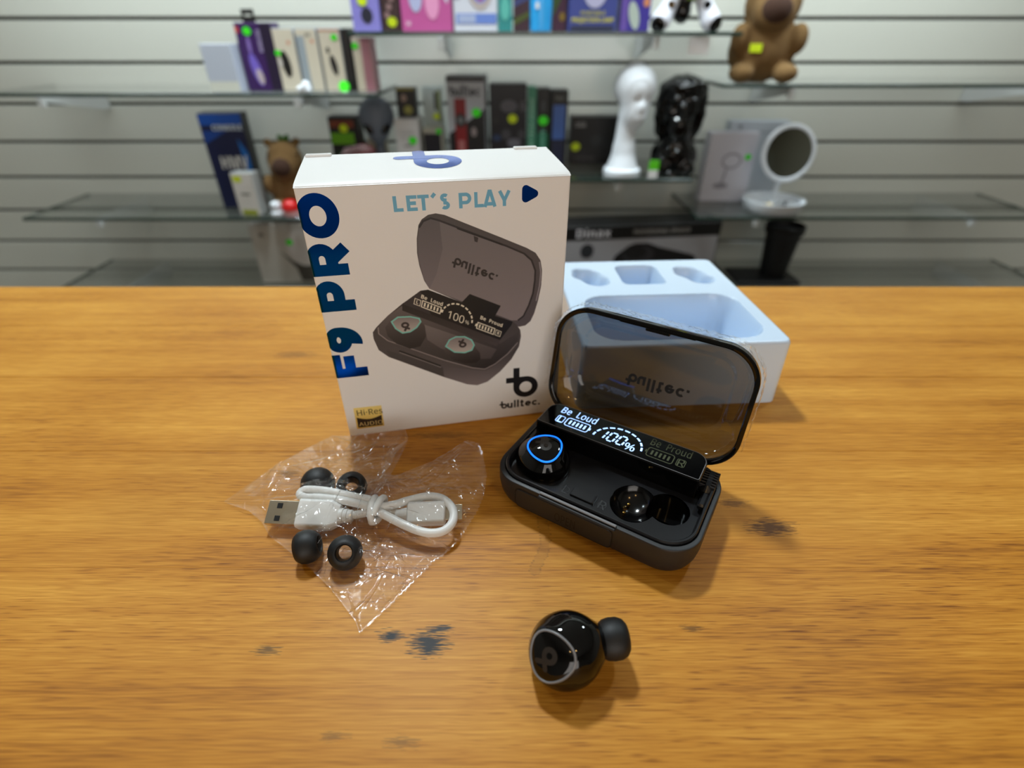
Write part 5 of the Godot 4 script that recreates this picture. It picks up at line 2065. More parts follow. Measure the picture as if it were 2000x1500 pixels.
func products_left_bay() -> void:
	var y := 0.057
	var z := -1.432
	var t = goods("pale_carton", "pale grey carton cut by the photograph's left edge beside the purple carton", -0.727, -0.655, y, 0.098, z + 0.008, 0.05, Color(0.72, 0.75, 0.8))
	patch(t, "printed_band", 0.5, 0.12, 0.98, 0.22, Color(0.84, 0.85, 0.8))
	t = goods("purple_carton", "dark purple carton with a black hanging tab and lilac gadget print", -0.652, -0.566, y, 0.139, z - 0.03, 0.055, Color(0.23, 0.1, 0.36))
	patch(t, "printed_side", 0.84, 0.5, 0.32, 0.98, Color(0.13, 0.08, 0.2))
	spot(t, "printed_gadget", 0.36, 0.32, 0.26, 0.5, Color(0.48, 0.4, 0.8), 0.2)
	spot(t, "printed_gadget", 0.42, 0.22, 0.18, 0.24, Color(0.78, 0.72, 0.74), 0.2, 0.0009)
	spot(t, "printed_gadget", 0.3, 0.68, 0.1, 0.26, Color(0.55, 0.45, 0.75))
	says(t, "WIRELESS", 0.62, 0.74, 0.008, Color(0.75, 0.7, 0.85), 0.045, PI / 2)
	patch(t, "printed_mark", 0.06, 0.9, 0.1, 0.09, Color(0.75, 0.25, 0.2))
	sticker(t, 0.33, 0.88, 0.018, M.neon_green)
	obj("hanging_tab", tab_shape(0.03, 0.026), hue(Color(0.07, 0.06, 0.06)), t, Vector3(-0.012, 0.139, -0.02))
	# a row of pale cartons
	var cream := Color(0.86, 0.83, 0.75)
	t = goods("white_carton", "white carton with a large black oval, first in the row beside the purple carton", -0.566, -0.517, y, 0.128, z - 0.03, 0.055, cream, "box", 0.0, Color(0.68, 0.72, 0.76))
	spot(t, "printed_gadget", 0.4, 0.44, 0.42, 0.44, Color(0.08, 0.08, 0.07), 0.12)
	spot(t, "printed_gadget", 0.12, 0.46, 0.2, 0.16, Color(0.86, 0.84, 0.8), 0.0, 0.0009)
	patch(t, "printed_mark", 0.7, 0.78, 0.14, 0.06, Color(0.85, 0.6, 0.48))
	sticker(t, 0.1, 0.62, 0.013, M.neon_green)
	t = goods("white_carton", "white carton with a grey side and orange mark, second in its row", -0.512, -0.463, y, 0.128, z - 0.03, 0.055, cream, "box", 0.0, Color(0.62, 0.67, 0.72))
	patch(t, "printed_side", 0.2, 0.45, 0.36, 0.86, Color(0.62, 0.67, 0.7))
	patch(t, "printed_mark", 0.76, 0.8, 0.16, 0.05, Color(0.85, 0.58, 0.45))
	says(t, "Air", 0.6, 0.9, 0.007, Color(0.35, 0.35, 0.33))
	t = goods("white_carton", "white carton with a black gadget print and green sticker, third in its row", -0.458, -0.407, y, 0.128, z - 0.03, 0.055, cream, "box", 0.0, Color(0.62, 0.67, 0.72))
	spot(t, "printed_gadget", 0.52, 0.42, 0.3, 0.34, Color(0.1, 0.1, 0.1), 0.16)
	spot(t, "printed_gadget", 0.34, 0.66, 0.16, 0.1, Color(0.15, 0.15, 0.14))
	patch(t, "printed_band", 0.5, 0.97, 0.98, 0.04, Color(0.82, 0.66, 0.55))
	sticker(t, 0.72, 0.86, 0.014, M.neon_green)
	t = goods("black_spine_carton", "narrow black carton between two white cartons on the purple carton's shelf", -0.403, -0.385, y, 0.128, z - 0.03, 0.055, Color(0.08, 0.075, 0.07))
	patch(t, "printed_side", 0.5, 0.5, 0.4, 0.7, Color(0.13, 0.12, 0.12))
	t = goods("pink_side_carton", "white carton with a dusky pink side at the end of the row", -0.381, -0.337, y, 0.111, z - 0.03, 0.055, cream, "box", 0.0, Color(0.72, 0.5, 0.55))
	patch(t, "printed_side", 0.72, 0.5, 0.52, 0.98, Color(0.72, 0.5, 0.55))
	sticker(t, 0.16, 0.84, 0.014, M.neon_green)
	# small things at the shelf's front
	t = thing("cotton_figure", "small white lumpy ornament in front of the row of white cartons", "ornament", Vector3(-0.497, y + 0.0004, -1.414))
	obj("ornament_body", nets(func(p: Vector3) -> float: return smin(smin(egg(p, Vector3(0.004, 0.012, 0), Vector3(0.011, 0.013, 0.01)), egg(p, Vector3(-0.01, 0.007, 0.001), Vector3(0.009, 0.008, 0.008)), 0.004), egg(p, Vector3(0.008, 0.005, 0.004), Vector3(0.008, 0.006, 0.007)), 0.003), Vector3(-0.024, -0.002, -0.016), Vector3(0.024, 0.03, 0.016), 0.0022), M.foam_white, t)
	t = thing("green_tag", "round neon green tag standing at the front of the white cartons", "tag", Vector3(-0.401, y + 0.0004, -1.412))
	obj("tag_disc", lathe([Vector2(0, 0), Vector2(0.0125, 0), Vector2(0.0125, 0.0016), Vector2(0, 0.0016)], 28), M.neon_green, t, Vector3.ZERO)
	t.get_child(0).transform = along(Vector3(0, 0.25, 1.0), Vector3(0, 0.0125, 0))
	obj("tag_foot", block(0.01, 0.002, 0.01, 0.0005), M.bracket, t)
	# lower shelf of this bay
	y = -0.238
	t = goods("blue_carton", "tall blue and black carton with white lettering at the photograph's left edge", -0.822, -0.712, y, 0.241, -1.5, 0.05, Color(0.05, 0.09, 0.25), "box", deg_to_rad(6.0), Color(0.1, 0.11, 0.13))
	patch(t, "printed_glow", 0.5, 0.94, 0.97, 0.11, Color(0.03, 0.3, 0.66))
	shape(t, "printed_sweep", [Vector2(0.78, 0.75), Vector2(0.95, 0.6), Vector2(0.97, 0.12), Vector2(0.88, 0.1), Vector2(0.82, 0.4)], Color(0.02, 0.4, 0.72))
	shape(t, "printed_sweep", [Vector2(0.02, 0.83), Vector2(0.6, 0.83), Vector2(0.3, 0.76), Vector2(0.02, 0.7)], Color(0.04, 0.24, 0.55))
	says(t, "CONSOLE", 0.62, 0.86, 0.013, Color(0.85, 0.9, 0.95), 0.075)
	says(t, "HMV", 0.56, 0.5, 0.032, Color(0.86, 0.86, 0.84), 0.07)
	t = goods("small_white_carton", "small white carton with yellow green marks in front of the blue carton", -0.752, -0.690, y, 0.107, -1.435, 0.04, Color(0.84, 0.82, 0.79), "box", deg_to_rad(-9.0), Color(0.66, 0.67, 0.66))
	patch(t, "printed_mark", 0.28, 0.86, 0.4, 0.14, Color(0.8, 0.85, 0.12))
	patch(t, "printed_band", 0.5, 0.06, 0.7, 0.11, Color(0.62, 0.65, 0.1))
	spot(t, "printed_gadget", 0.5, 0.5, 0.5, 0.05, Color(0.45, 0.46, 0.44))
	plush("small brown plush capybara with a green leaf on its head", Vector3(-0.618, y + 0.0004, -1.50), 0.83, true)
	t = thing("red_trinket", "red and pink round trinket box beside the small plush", "trinket", Vector3(-0.603, y + 0.0004, -1.425))
	obj("trinket_base", lathe([Vector2(0, 0), Vector2(0.02, 0), Vector2(0.0215, 0.004), Vector2(0.021, 0.016), Vector2(0, 0.016)], 28), hue(Color(0.82, 0.6, 0.6)), t)
	obj("trinket_lid", lathe([Vector2(0.022, 0.016), Vector2(0.022, 0.028), Vector2(0.016, 0.038), Vector2(0.006, 0.042), Vector2(0, 0.042)], 28), hue(Color(0.8, 0.1, 0.1), 0.25), t)
	t = thing("white_trinket", "small white ornament with a round foot left of the red trinket", "ornament", Vector3(-0.643, y + 0.0004, -1.425))
	obj("ornament_body", lathe([Vector2(0, 0), Vector2(0.015, 0), Vector2(0.0165, 0.008), Vector2(0.011, 0.014), Vector2(0.0145, 0.024), Vector2(0.012, 0.034), Vector2(0, 0.038)], 28), M.foam_white, t)


func tab_shape(w: float, h: float) -> ArrayMesh:
	# a hanging tab with its slot
	var b := MB.new()
	for s in [[Vector2(-w * 0.5, 0), Vector2(w, h * 0.35)], [Vector2(-w * 0.5, h * 0.62), Vector2(w, h * 0.38)], [Vector2(-w * 0.5, h * 0.35), Vector2(w * 0.22, h * 0.27)], [Vector2(w * 0.28, h * 0.35), Vector2(w * 0.22, h * 0.27)]]:
		block_into(b, s[1].x, s[1].y, 0.001, 0.0001, Vector3(s[0].x + s[1].x * 0.5, s[0].y, 0))
	return b.mesh(20)


# a seated plush capybara, about 0.22 m at scale 1
func plush(label: String, at: Vector3, k: float, leaf: bool) -> void:
	var t = thing("plush_capybara", label, "plush toy", at, deg_to_rad(12.0 if leaf else -6.0), "plush capybaras")
	t.scale = Vector3(k * (1.0 if leaf else 1.12), k, k)
	var body := nets(func(p: Vector3) -> float:
		var q := Vector3(absf(p.x), p.y, p.z)
		var d := egg(p, Vector3(0, 0.065, 0), Vector3(0.07, 0.068, 0.06))
		d = smin(d, egg(p, Vector3(0, 0.155, 0.008), Vector3(0.056, 0.058, 0.05)), 0.02)
		d = smin(d, egg(p, Vector3(-0.006, 0.138, 0.05), Vector3(0.04, 0.036, 0.03)), 0.014)
		d = smin(d, egg(q, Vector3(0.058, 0.088, 0.036), Vector3(0.02, 0.032, 0.02)), 0.008)
		d = smin(d, egg(q, Vector3(0.045, 0.02, 0.05), Vector3(0.026, 0.021, 0.03)), 0.008)
		return smin(d, egg(q, Vector3(0.044, 0.207, -0.004), Vector3(0.013, 0.014, 0.009)), 0.006), Vector3(-0.1, -0.006, -0.08), Vector3(0.1, 0.236, 0.11), 0.0062)
	obj("plush_body", body, M.plush_brown, t)
	var nose := nets(func(p: Vector3) -> float: return egg(p, Vector3(-0.006, 0.142, 0.064), Vector3(0.031, 0.029, 0.02)), Vector3(-0.045, 0.105, 0.038), Vector3(0.035, 0.18, 0.092), 0.004)
	obj("nose_patch", nose, M.plush_dark, t)
	for s in [-1.0, 1.0]:
		var eye = obj("eye", lathe([Vector2(0, -0.003), Vector2(0.0045, 0), Vector2(0.003, 0.003), Vector2(0, 0.0036)], 14), M.black_gloss, t)
		eye.transform = along(Vector3(s * 0.7, 0.1, 0.7), Vector3(s * 0.044, 0.176, 0.036))
	if leaf:
		for s in [-1.0, 1.0]:
			var lf = obj("leaf", lathe([Vector2(0, 0), Vector2(0.007, 0.008), Vector2(0.009, 0.016), Vector2(0.005, 0.024), Vector2(0, 0.028)], 14), hue(Color(0.2, 0.4, 0.06), 0.8), t)
			lf.transform = Transform3D(along(Vector3(s * 0.6, 0.8, 0.1)).basis.scaled(Vector3(1, 1, 1)), Vector3(0.008, 0.208, 0.0))
	else:
		var tag = obj("price_sticker", block(0.024, 0.017, 0.0008, 0.0002), M.neon_yellow, t, Vector3(-0.028, 0.062, 0.058))
		tag.rotation_degrees = Vector3(0, -18, 0)


func products_middle_shelf() -> void:
	var y := -0.138
	var t = goods("green_stripe_pack", "black pack with an orange top and bright green stripe and yellow sticker", -0.499, -0.418, y, 0.128, -1.545, 0.05, Color(0.07, 0.075, 0.07))
	patch(t, "printed_band", 0.45, 0.86, 0.8, 0.14, Color(0.48, 0.2, 0.08))
	patch(t, "printed_stripe", 0.42, 0.58, 0.78, 0.22, Color(0.4, 0.68, 0.04))
	patch(t, "printed_stripe", 0.42, 0.3, 0.6, 0.12, Color(0.08, 0.2, 0.1))
	sticker(t, 0.5, 0.78, 0.021, M.neon_yellow)
	t = thing("white_bottle", "white rounded bottle behind the green striped pack", "bottle", Vector3(-0.386, y + 0.0004, -1.61))
	obj("bottle_body", lathe([Vector2(0, 0), Vector2(0.026, 0), Vector2(0.029, 0.004), Vector2(0.028, 0.06), Vector2(0.018, 0.09), Vector2(0.01, 0.1), Vector2(0, 0.1)], 28), hue(Color(0.8, 0.77, 0.68)), t)
	obj("bottle_cap", lathe([Vector2(0.0105, 0.1), Vector2(0.0105, 0.118), Vector2(0, 0.119)], 20), M.card_white, t)
	t = thing("maroon_pouch", "lumpy maroon pouch with pale stripes at the foot of the grey alien head", "pouch", Vector3(-0.412, y + 0.0004, -1.475))
	obj("pouch_body", nets(func(p: Vector3) -> float: return smin(egg(p, Vector3(0.0, 0.03, 0), Vector3(0.046, 0.032, 0.03)), egg(p, Vector3(0.02, 0.05, 0.0), Vector3(0.03, 0.022, 0.022)), 0.012), Vector3(-0.06, -0.006, -0.04), Vector3(0.06, 0.08, 0.04), 0.0045), hue(Color(0.33, 0.13, 0.13), 0.4), t)
	for k in 3:
		obj("pale_stripe", tube([Vector3(-0.036 + k * 0.004, 0.05 + k * 0.006, 0.02), Vector3(0.0, 0.059 + k * 0.005, 0.022), Vector3(0.034 - k * 0.003, 0.063 + k * 0.003, 0.014)], 0.0016, 8), hue(Color(0.6, 0.5, 0.5)), t)
	alien(y)
	t = goods("yellow_top_carton", "small black carton with a yellow top edge stacked on a white carton", -0.307, -0.257, y + 0.126, 0.069, -1.548, 0.045, Color(0.08, 0.08, 0.07))
	patch(t, "printed_edge", 0.5, 0.96, 0.97, 0.07, Color(0.55, 0.52, 0.03))
	spot(t, "printed_gadget", 0.4, 0.66, 0.3, 0.25, Color(0.62, 0.53, 0.48))
	spot(t, "printed_disc", 0.58, 0.26, 0.46, 0.3, Color(0.6, 0.6, 0.28))
	t = goods("listed_carton", "white carton with fine grey print lines and a green sticker", -0.311, -0.247, y, 0.126, -1.505, 0.09, Color(0.82, 0.82, 0.82))
	for k in 4:
		patch(t, "printed_line", 0.48, 0.78 - k * 0.055, 0.6, 0.012, Color(0.62, 0.63, 0.62))
	spot(t, "printed_line", 0.5, 0.5, 0.46, 0.03, Color(0.4, 0.4, 0.4))
	sticker(t, 0.7, 0.6, 0.02, M.neon_green)
	t = goods("blister_card", "tall pale blister card with a black nib and yellow sticker", -0.245, -0.190, y, 0.195, -1.60, 0.012, Color(0.7, 0.76, 0.75))
	patch(t, "printed_nib", 0.62, 0.82, 0.14, 0.22, Color(0.07, 0.08, 0.08))
	patch(t, "printed_strip", 0.8, 0.75, 0.16, 0.4, Color(0.45, 0.52, 0.3))
	sticker(t, 0.62, 0.63, 0.016, M.neon_yellow)
	t = goods("dark_window_carton", "white framed carton with a dark window and a green sticker", -0.241, -0.186, y, 0.104, -1.52, 0.05, Color(0.72, 0.73, 0.68))
	patch(t, "printed_window", 0.46, 0.62, 0.84, 0.5, Color(0.06, 0.07, 0.13))
	sticker(t, 0.8, 0.92, 0.014, M.neon_green)
	t = goods("clipper_carton", "tall silver and black carton with a red hair clipper picture", -0.167, -0.068, y, 0.226, -1.485, 0.07, Color(0.67, 0.69, 0.72), "box", deg_to_rad(-3.0), Color(0.3, 0.31, 0.33))
	patch(t, "printed_top", 0.5, 0.965, 0.97, 0.05, Color(0.2, 0.21, 0.22))
	shape(t, "printed_slant", [Vector2(0.02, 0.02), Vector2(0.98, 0.02), Vector2(0.98, 0.68), Vector2(0.5, 0.54), Vector2(0.02, 0.42)], Color(0.06, 0.06, 0.07))
	patch(t, "printed_clipper", 0.34, 0.44, 0.3, 0.68, Color(0.5, 0.07, 0.09), 0.0009)
	patch(t, "printed_clipper_head", 0.34, 0.2, 0.16, 0.3, Color(0.66, 0.4, 0.4), 0.0011)
	spot(t, "printed_dial", 0.34, 0.56, 0.3, 0.14, Color(0.14, 0.15, 0.16), 0.0, 0.0013)
	spot(t, "printed_dial_ring", 0.34, 0.56, 0.16, 0.075, Color(0.42, 0.43, 0.44), 0.0, 0.0015)
	spot(t, "printed_blade", 0.68, 0.44, 0.14, 0.1, Color(0.55, 0.5, 0.5), 0.0, 0.0011)
	var b := MB.new()
	for s in word("bulltec", 0.025, 0.2, 0.02)[0]:
		stroke_into(b, s[0], 0.005, s[1], func(q: Vector2) -> Vector3: return Vector3(q.x * 0.78 - 0.041, q.y + 0.181, 0.0009))
	obj("lettering", b.mesh(30), hue(Color(0.2, 0.22, 0.25)), t)
	sticker(t, 0.76, 0.64, 0.021, M.neon_green)
	t = goods("navy_carton", "dark navy carton with grey round pictures and a yellow sticker", -0.058, 0.038, y, 0.207, -1.5, 0.07, Color(0.055, 0.06, 0.1))
	for s in [[0.52, 0.76, 0.46, 0.14, 0.33], [0.9, 0.76, 0.18, 0.12, 0.28], [0.16, 0.6, 0.16, 0.1, 0.14], [0.44, 0.44, 0.26, 0.12, 0.26], [0.86, 0.44, 0.2, 0.12, 0.24], [0.66, 0.34, 0.38, 0.11, 0.4]]:
		spot(t, "printed_gadget", s[0], s[1], s[2], s[3], Color(s[4], s[4], s[4] * 1.1))
	spot(t, "printed_gadget", 0.18, 0.4, 0.24, 0.08, Color(0.15, 0.22, 0.36))
	patch(t, "printed_foot", 0.5, 0.05, 0.97, 0.09, Color(0.14, 0.3, 0.1))
	sticker(t, 0.62, 0.62, 0.022, M.neon_yellow)
	t = goods("green_spine_carton", "narrow pale green carton spine with running lettering beside the navy carton", 0.041, 0.063, y, 0.2, -1.5, 0.07, Color(0.25, 0.56, 0.45))
	says(t, "SMART TECH AUDIO", 0.5, 0.5, 0.009, Color(0.62, 0.8, 0.72), 0.15, PI / 2)
	t = goods("green_foot_carton", "narrow black carton with a green lower half and bright green sticker", 0.066, 0.098, y, 0.197, -1.5, 0.07, Color(0.045, 0.06, 0.06))
	patch(t, "printed_foot", 0.48, 0.25, 0.92, 0.46, Color(0.06, 0.42, 0.3))
	spot(t, "printed_gadget", 0.5, 0.8, 0.5, 0.13, Color(0.22, 0.24, 0.26))
	says(t, "WAVE", 0.5, 0.4, 0.011, Color(0.45, 0.75, 0.65), 0.05, PI / 2)
	sticker(t, 0.5, 0.63, 0.024, M.neon_green)
	t = goods("blue_bottle_carton", "narrow black carton with a blue bottle picture", 0.101, 0.145, y, 0.193, -1.5, 0.07, Color(0.045, 0.055, 0.06))
	patch(t, "printed_bottle", 0.5, 0.62, 0.72, 0.42, Color(0.27, 0.42, 0.72))
	patch(t, "printed_bottle_foot", 0.5, 0.2, 0.72, 0.38, Color(0.1, 0.13, 0.25))
	says(t, "ULU", 0.5, 0.91, 0.009, Color(0.5, 0.52, 0.5), 0.02)
	t = goods("wide_black_carton", "wide low black carton with faint grey print behind the foam head", 0.165, 0.325, y, 0.122, -1.59, 0.06, Color(0.045, 0.045, 0.05))
	says(t, "UGA", 0.17, 0.84, 0.013, Color(0.62, 0.62, 0.62), 0.028)
	spot(t, "printed_gadget", 0.46, 0.52, 0.2, 0.24, Color(0.13, 0.14, 0.15))
	says(t, "CONTROLLER", 0.28, 0.14, 0.007, Color(0.4, 0.38, 0.4), 0.052, 0.0, false)
	sticker(t, 0.1, 0.38, 0.024, M.neon_yellow)
	# foam display head
	t = thing("foam_head", "white foam display head on a long flared neck", "display head", Vector3(0.302, y + 0.0004, -1.462), deg_to_rad(18.0))
	obj("head_form", nets(func(p: Vector3) -> float:
		var d := egg(p, Vector3(0.006, 0.203, -0.006), Vector3(0.051, 0.052, 0.058))
		d = smin(d, egg(p, Vector3(0.002, 0.155, 0.014), Vector3(0.032, 0.046, 0.034)), 0.018)
		d = smin(d, egg(p, Vector3(0.002, 0.164, 0.046), Vector3(0.006, 0.014, 0.01)), 0.008)
		d = smin(d, egg(p, Vector3(0.002, 0.138, 0.042), Vector3(0.011, 0.006, 0.008)), 0.006)
		for s in [-1.0, 1.0]:
			d = -smin(-d, egg(p, Vector3(0.002 + s * 0.016, 0.177, 0.05), Vector3(0.011, 0.007, 0.009)), 0.006)
		d = smin(d, capsule(p, Vector3(-0.006, 0.14, -0.004), Vector3(-0.008, 0.06, -0.002), 0.023, 0.027), 0.014)
		d = smin(d, capsule(p, Vector3(-0.008, 0.06, 0), Vector3(-0.008, 0.016, 0), 0.027, 0.042), 0.01)
		return maxf(d, -p.y), Vector3(-0.075, -0.008, -0.075), Vector3(0.075, 0.268, 0.075), 0.0048), M.foam_white, t)
	obj("foot_ring", lathe([Vector2(0, 0), Vector2(0.047, 0), Vector2(0.049, 0.004), Vector2(0.048, 0.014), Vector2(0.043, 0.018), Vector2(0, 0.018)], 40), M.foam_white, t, Vector3(-0.008, 0, 0))
	bust(y)
	t = thing("price_tag", "green and white price tag at the foot of the black bust", "tag", Vector3(0.366, y + 0.0004, -1.408))
	obj("tag_top", block(0.026, 0.024, 0.0015, 0.0004, Vector3(0, 0.02, 0)), hue(Color(0.36, 0.8, 0.1)), t)
	obj("tag_foot", block(0.024, 0.02, 0.0015, 0.0004), M.card_white, t)


func alien(y: float) -> void:
	var t = thing("alien_bust", "grey alien head with large slanted dark eyes on a thin neck", "figure", Vector3(-0.364, y + 0.0004, -1.54), deg_to_rad(8.0))
	t.scale = Vector3.ONE * 0.9
	obj("alien_head", nets(func(p: Vector3) -> float:
		var d := egg(p, Vector3(0, 0.145, -0.004), Vector3(0.052, 0.052, 0.046))
		d = smin(d, egg(p, Vector3(0, 0.105, 0.012), Vector3(0.03, 0.036, 0.026)), 0.022)
		for s in [-1.0, 1.0]:
			var q := (p - Vector3(s * 0.026, 0.113, 0.034)).rotated(Vector3(0, 0, 1), s * -0.75)
			d = -smin(-d, egg(q, Vector3.ZERO, Vector3(0.018, 0.009, 0.012)), 0.004)
		d = smin(d, capsule(p, Vector3(0, 0.1, -0.004), Vector3(0, 0.03, -0.004), 0.012, 0.016), 0.01)
		d = smin(d, egg(p, Vector3(0, 0.015, -0.004), Vector3(0.04, 0.018, 0.025)), 0.012)
		return maxf(d, -p.y), Vector3(-0.062, -0.008, -0.06), Vector3(0.062, 0.205, 0.06), 0.0046), hue(Color(0.42, 0.46, 0.52), 0.5), t)
	for s in [-1.0, 1.0]:
		var eye = obj("dark_eye", nets(func(p: Vector3) -> float: return egg(p, Vector3.ZERO, Vector3(0.019, 0.01, 0.008)), Vector3(-0.023, -0.014, -0.012), Vector3(0.023, 0.014, 0.012), 0.0028), M.black_gloss, t, Vector3(s * 0.025, 0.114, 0.0275))
		eye.rotation = Vector3(0, s * 0.55, s * 0.75)


func bust(y: float) -> void:
	# a glossy black sculpted head with heavy hair, beard and collar
	var t = thing("black_bust", "glossy black sculpted bust beside the white foam head", "sculpture", Vector3(0.432, y + 0.0004, -1.48), deg_to_rad(-8.0))
	var rough := noise(FastNoiseLite.TYPE_SIMPLEX_SMOOTH, 38.0, 4, 2)
	obj("bust_form", nets(func(p: Vector3) -> float:
		var q := Vector3(absf(p.x), p.y, p.z)
		var d := egg(p, Vector3(0, 0.16, 0), Vector3(0.046, 0.058, 0.05))
		d = smin(d, egg(p, Vector3(0, 0.2, -0.004), Vector3(0.056, 0.03, 0.056)), 0.012)
		d = smin(d, egg(q, Vector3(0.048, 0.15, -0.004), Vector3(0.016, 0.06, 0.03)), 0.01)
		d = smin(d, egg(q, Vector3(0.016, 0.178, 0.045), Vector3(0.016, 0.006, 0.009)), 0.005)
		d = smin(d, egg(p, Vector3(0, 0.156, 0.05), Vector3(0.008, 0.018, 0.013)), 0.006)
		d = smin(d, egg(q, Vector3(0.022, 0.15, 0.038), Vector3(0.013, 0.012, 0.011)), 0.006)
		d = -smin(-d, egg(q, Vector3(0.019, 0.166, 0.052), Vector3(0.01, 0.006, 0.009)), 0.004)
		d = smin(d, egg(p, Vector3(0, 0.115, 0.036), Vector3(0.03, 0.03, 0.024)), 0.01)
		d = smin(d, capsule(p, Vector3(0, 0.1, 0), Vector3(0, 0.05, 0), 0.036, 0.05), 0.016)
		d = smin(d, egg(p, Vector3(0, 0.04, 0), Vector3(0.06, 0.042, 0.05)), 0.014)
		d = smin(d, egg(q, Vector3(0.03, 0.02, 0.034), Vector3(0.026, 0.022, 0.022)), 0.008)
		d += 0.0045 * rough.get_noise_3dv(p)
		return maxf(d, -p.y), Vector3(-0.075, -0.008, -0.07), Vector3(0.075, 0.24, 0.075), 0.0046), mat("bust_gloss", Color(0.015, 0.015, 0.018), 0.12), t)
	obj("bust_plinth", lathe([Vector2(0, 0), Vector2(0.054, 0), Vector2(0.054, 0.01), Vector2(0.05, 0.014), Vector2(0, 0.014)], 40), M.black_gloss, t)


func products_right_bay() -> void:
	plush("large brown plush capybara with a yellow sticker on its belly", Vector3(0.607, 0.0764, -1.485), 1.0, false)
	var y := -0.236
	var t = goods("mirror_carton", "white carton printed with a grey table mirror", 0.552, 0.688, y, 0.185, -1.56, 0.04, Color(0.82, 0.82, 0.86), "box", deg_to_rad(2.0))
	var b := MB.new()
	stroke_into(b, oval(Vector2(0.004, 0.112), 0.026, 0.019, 30), 0.005, true, func(q: Vector2) -> Vector3: return Vector3(q.x, q.y, 0.0007))
	stroke_into(b, pv([Vector2(-0.006, 0.09), Vector2(-0.012, 0.05)]), 0.006, false, func(q: Vector2) -> Vector3: return Vector3(q.x, q.y, 0.0007))
	fill_into(b, oval(Vector2(-0.014, 0.045), 0.022, 0.008, 26), func(q: Vector2) -> Vector3: return Vector3(q.x, q.y, 0.0007))
	obj("printed_mirror", b.mesh(10), hue(Color(0.6, 0.59, 0.64)), t)
	sticker(t, 0.86, 0.66, 0.016, M.neon_green)
	t = goods("mirror_carton", "second white carton behind the printed mirror carton and higher than it", 0.622, 0.790, y, 0.207, -1.612, 0.04, Color(0.74, 0.77, 0.8))
	patch(t, "printed_line", 0.5, 0.86, 0.96, 0.008, Color(0.55, 0.57, 0.6))
	spot(t, "printed_mark", 0.16, 0.93, 0.07, 0.05, Color(0.48, 0.5, 0.53))
	spot(t, "printed_mark", 0.14, 0.79, 0.07, 0.05, Color(0.48, 0.5, 0.53))
	# round mirror on its dish foot
	t = thing("table_mirror", "round white framed table mirror on a shallow dish foot", "mirror", Vector3(0.728, y + 0.0004, -1.468))
	var disc := Transform3D(Basis(Vector3.RIGHT, deg_to_rad(90.0 - 12.0)), Vector3(0.005, 0.148, 0.0))
	var fr = obj("mirror_frame", lathe([Vector2(0, -0.008), Vector2(0.062, -0.008), Vector2(0.0705, -0.003), Vector2(0.072, 0.003), Vector2(0.068, 0.0075), Vector2(0.0625, 0.008), Vector2(0.060, 0.0045), Vector2(0, 0.0045)], 56), M.mirror_white, t)
	fr.transform = disc
	var gl = obj("mirror_glass", lathe([Vector2(0, 0.0048), Vector2(0.0602, 0.0048)], 56), M.mirror_glass, t)
	gl.transform = disc
	obj("stem", tube([Vector3(0.005, 0.085, -0.008), Vector3(0.005, 0.05, -0.012), Vector3(0.005, 0.01, -0.01)], 0.007, 14), M.mirror_white, t)
	obj("dish_foot", lathe([Vector2(0, 0), Vector2(0.062, 0), Vector2(0.074, 0.008), Vector2(0.08, 0.024), Vector2(0.081, 0.032), Vector2(0.0775, 0.032), Vector2(0.072, 0.016), Vector2(0.055, 0.011), Vector2(0, 0.010)], 48), M.mirror_white, t)
	t = thing("hair_clip", "small dark grey clip lying in the mirror's dish foot", "clip", Vector3(0.744, y + 0.0125, -1.44), deg_to_rad(40.0))
	obj("clip_jaw", block(0.034, 0.01, 0.009, 0.003, Vector3.ZERO, 2), hue(Color(0.16, 0.17, 0.19)), t)
	obj("clip_lever", block(0.014, 0.008, 0.006, 0.002, Vector3(0.012, 0.0095, 0), 2), hue(Color(0.16, 0.17, 0.19)), t)
	t = thing("gold_trinket", "small pale gold trinket lying in the mirror's dish foot left of the clip", "trinket", Vector3(0.7, y + 0.0125, -1.442))
	obj("trinket_body", nets(func(p: Vector3) -> float: return smin(egg(p, Vector3(-0.008, 0.006, 0), Vector3(0.012, 0.0065, 0.008)), egg(p, Vector3(0.008, 0.008, 0.001), Vector3(0.01, 0.0085, 0.008)), 0.004), Vector3(-0.026, -0.002, -0.014), Vector3(0.024, 0.02, 0.014), 0.0024), hue(Color(0.8, 0.74, 0.6)), t)


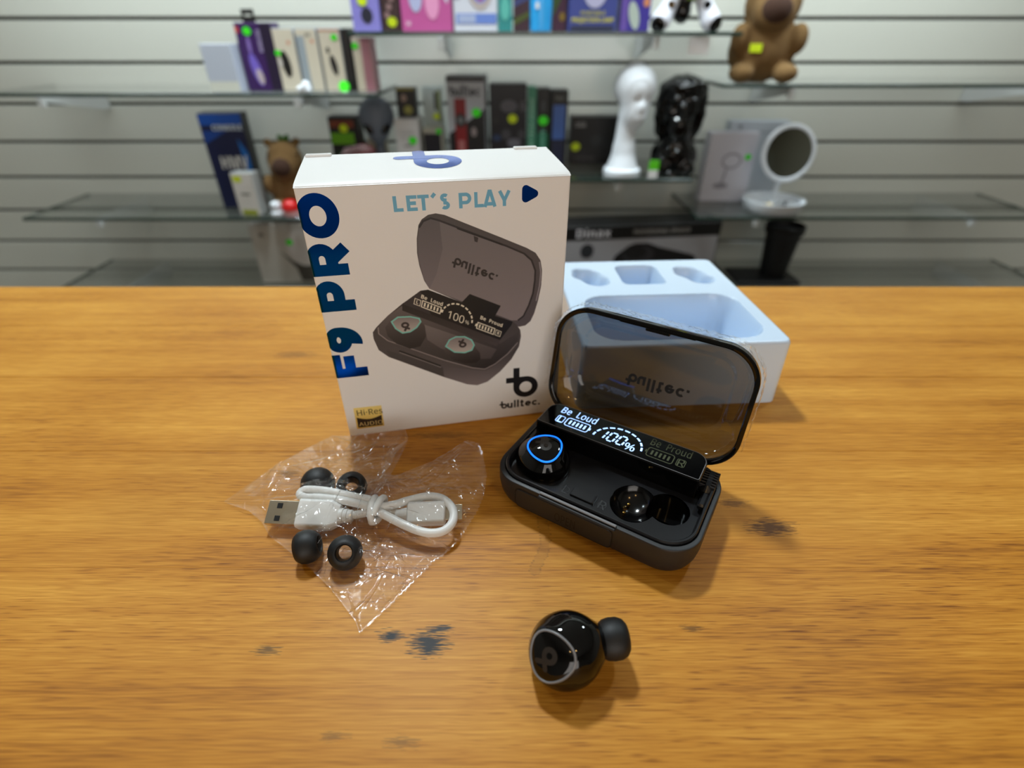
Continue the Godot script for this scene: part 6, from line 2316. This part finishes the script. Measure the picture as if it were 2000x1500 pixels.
func products_bottom() -> void:
	var y := -0.452
	# the long speaker carton behind the tray
	var t = goods("speaker_carton", "long carton with a black top band and grey front showing a black car speaker", 0.140, 0.612, y, 0.178, -1.46, 0.1, Color(0.66, 0.66, 0.68), "box", deg_to_rad(7.0), Color(0.12, 0.125, 0.13))
	patch(t, "printed_band", 0.5, 0.885, 0.985, 0.21, Color(0.05, 0.052, 0.055))
	says(t, "Dinax", 0.19, 0.89, 0.024, Color(0.92, 0.92, 0.95), 0.1)
	says(t, "PROFESSIONAL SPEAKER", 0.62, 0.885, 0.014, Color(0.62, 0.61, 0.6), 0.17)
	spot(t, "printed_seal", 0.16, 0.6, 0.085, 0.24, Color(0.19, 0.2, 0.22))
	shape(t, "printed_speaker", [Vector2(0.33, 0.42), Vector2(0.34, 0.5), Vector2(0.42, 0.66), Vector2(0.46, 0.7), Vector2(0.54, 0.7), Vector2(0.62, 0.62), Vector2(0.84, 0.47), Vector2(0.87, 0.42), Vector2(0.86, 0.12), Vector2(0.34, 0.12)], Color(0.07, 0.07, 0.08))
	spot(t, "printed_cone", 0.49, 0.5, 0.2, 0.32, Color(0.2, 0.19, 0.21), 0.0, 0.0008)
	spot(t, "printed_cone", 0.47, 0.54, 0.14, 0.22, Color(0.1, 0.1, 0.11), 0.0, 0.0010)
	# black tapering cup on a flat foot
	t = thing("black_cup_stand", "matte black tapering cup with a rim on a flat square foot below the mirror shelf", "cup", Vector3(0.802, y + 0.0004, -1.50))
	obj("cup_body", lathe([Vector2(0, 0.008), Vector2(0.036, 0.008), Vector2(0.048, 0.135), Vector2(0.051, 0.142), Vector2(0.0545, 0.146), Vector2(0.055, 0.165), Vector2(0.052, 0.167), Vector2(0.049, 0.15), Vector2(0, 0.148)], 40), mat("matte_black", Color(0.03, 0.03, 0.032), 0.5), t)
	obj("cup_foot", block(0.19, 0.012, 0.12, 0.003, Vector3(-0.03, 0, 0)), mat("matte_black", Color(0.03, 0.03, 0.032), 0.5), t)
	# the white camera carton on the left
	t = goods("camera_carton", "large white carton with a grey rounded gadget print and green sticker behind the earphone carton", -0.757, -0.56, y, 0.176, -1.47, 0.1, Color(0.76, 0.74, 0.7), "box", deg_to_rad(4.0))
	shape(t, "printed_shadow", [Vector2(0.36, 0.56), Vector2(0.55, 0.36), Vector2(0.98, 0.4), Vector2(0.98, 0.02), Vector2(0.6, 0.02), Vector2(0.56, 0.25)], Color(0.3, 0.28, 0.25))
	spot(t, "printed_gadget", 0.72, 0.6, 0.46, 0.62, Color(0.82, 0.8, 0.78), 0.0, 0.0009)
	spot(t, "printed_mark", 0.16, 0.83, 0.08, 0.06, Color(0.5, 0.48, 0.46))
	sticker(t, 0.54, 0.7, 0.018, M.neon_green)
	t = goods("shelf_strip", "flat white strip box with yellow green print at the photograph's lower left shelf", -0.72, -0.5, y, 0.018, -1.36, 0.03, Color(0.76, 0.75, 0.74))
	patch(t, "printed_band", 0.28, 0.55, 0.45, 0.5, Color(0.6, 0.72, 0.15))
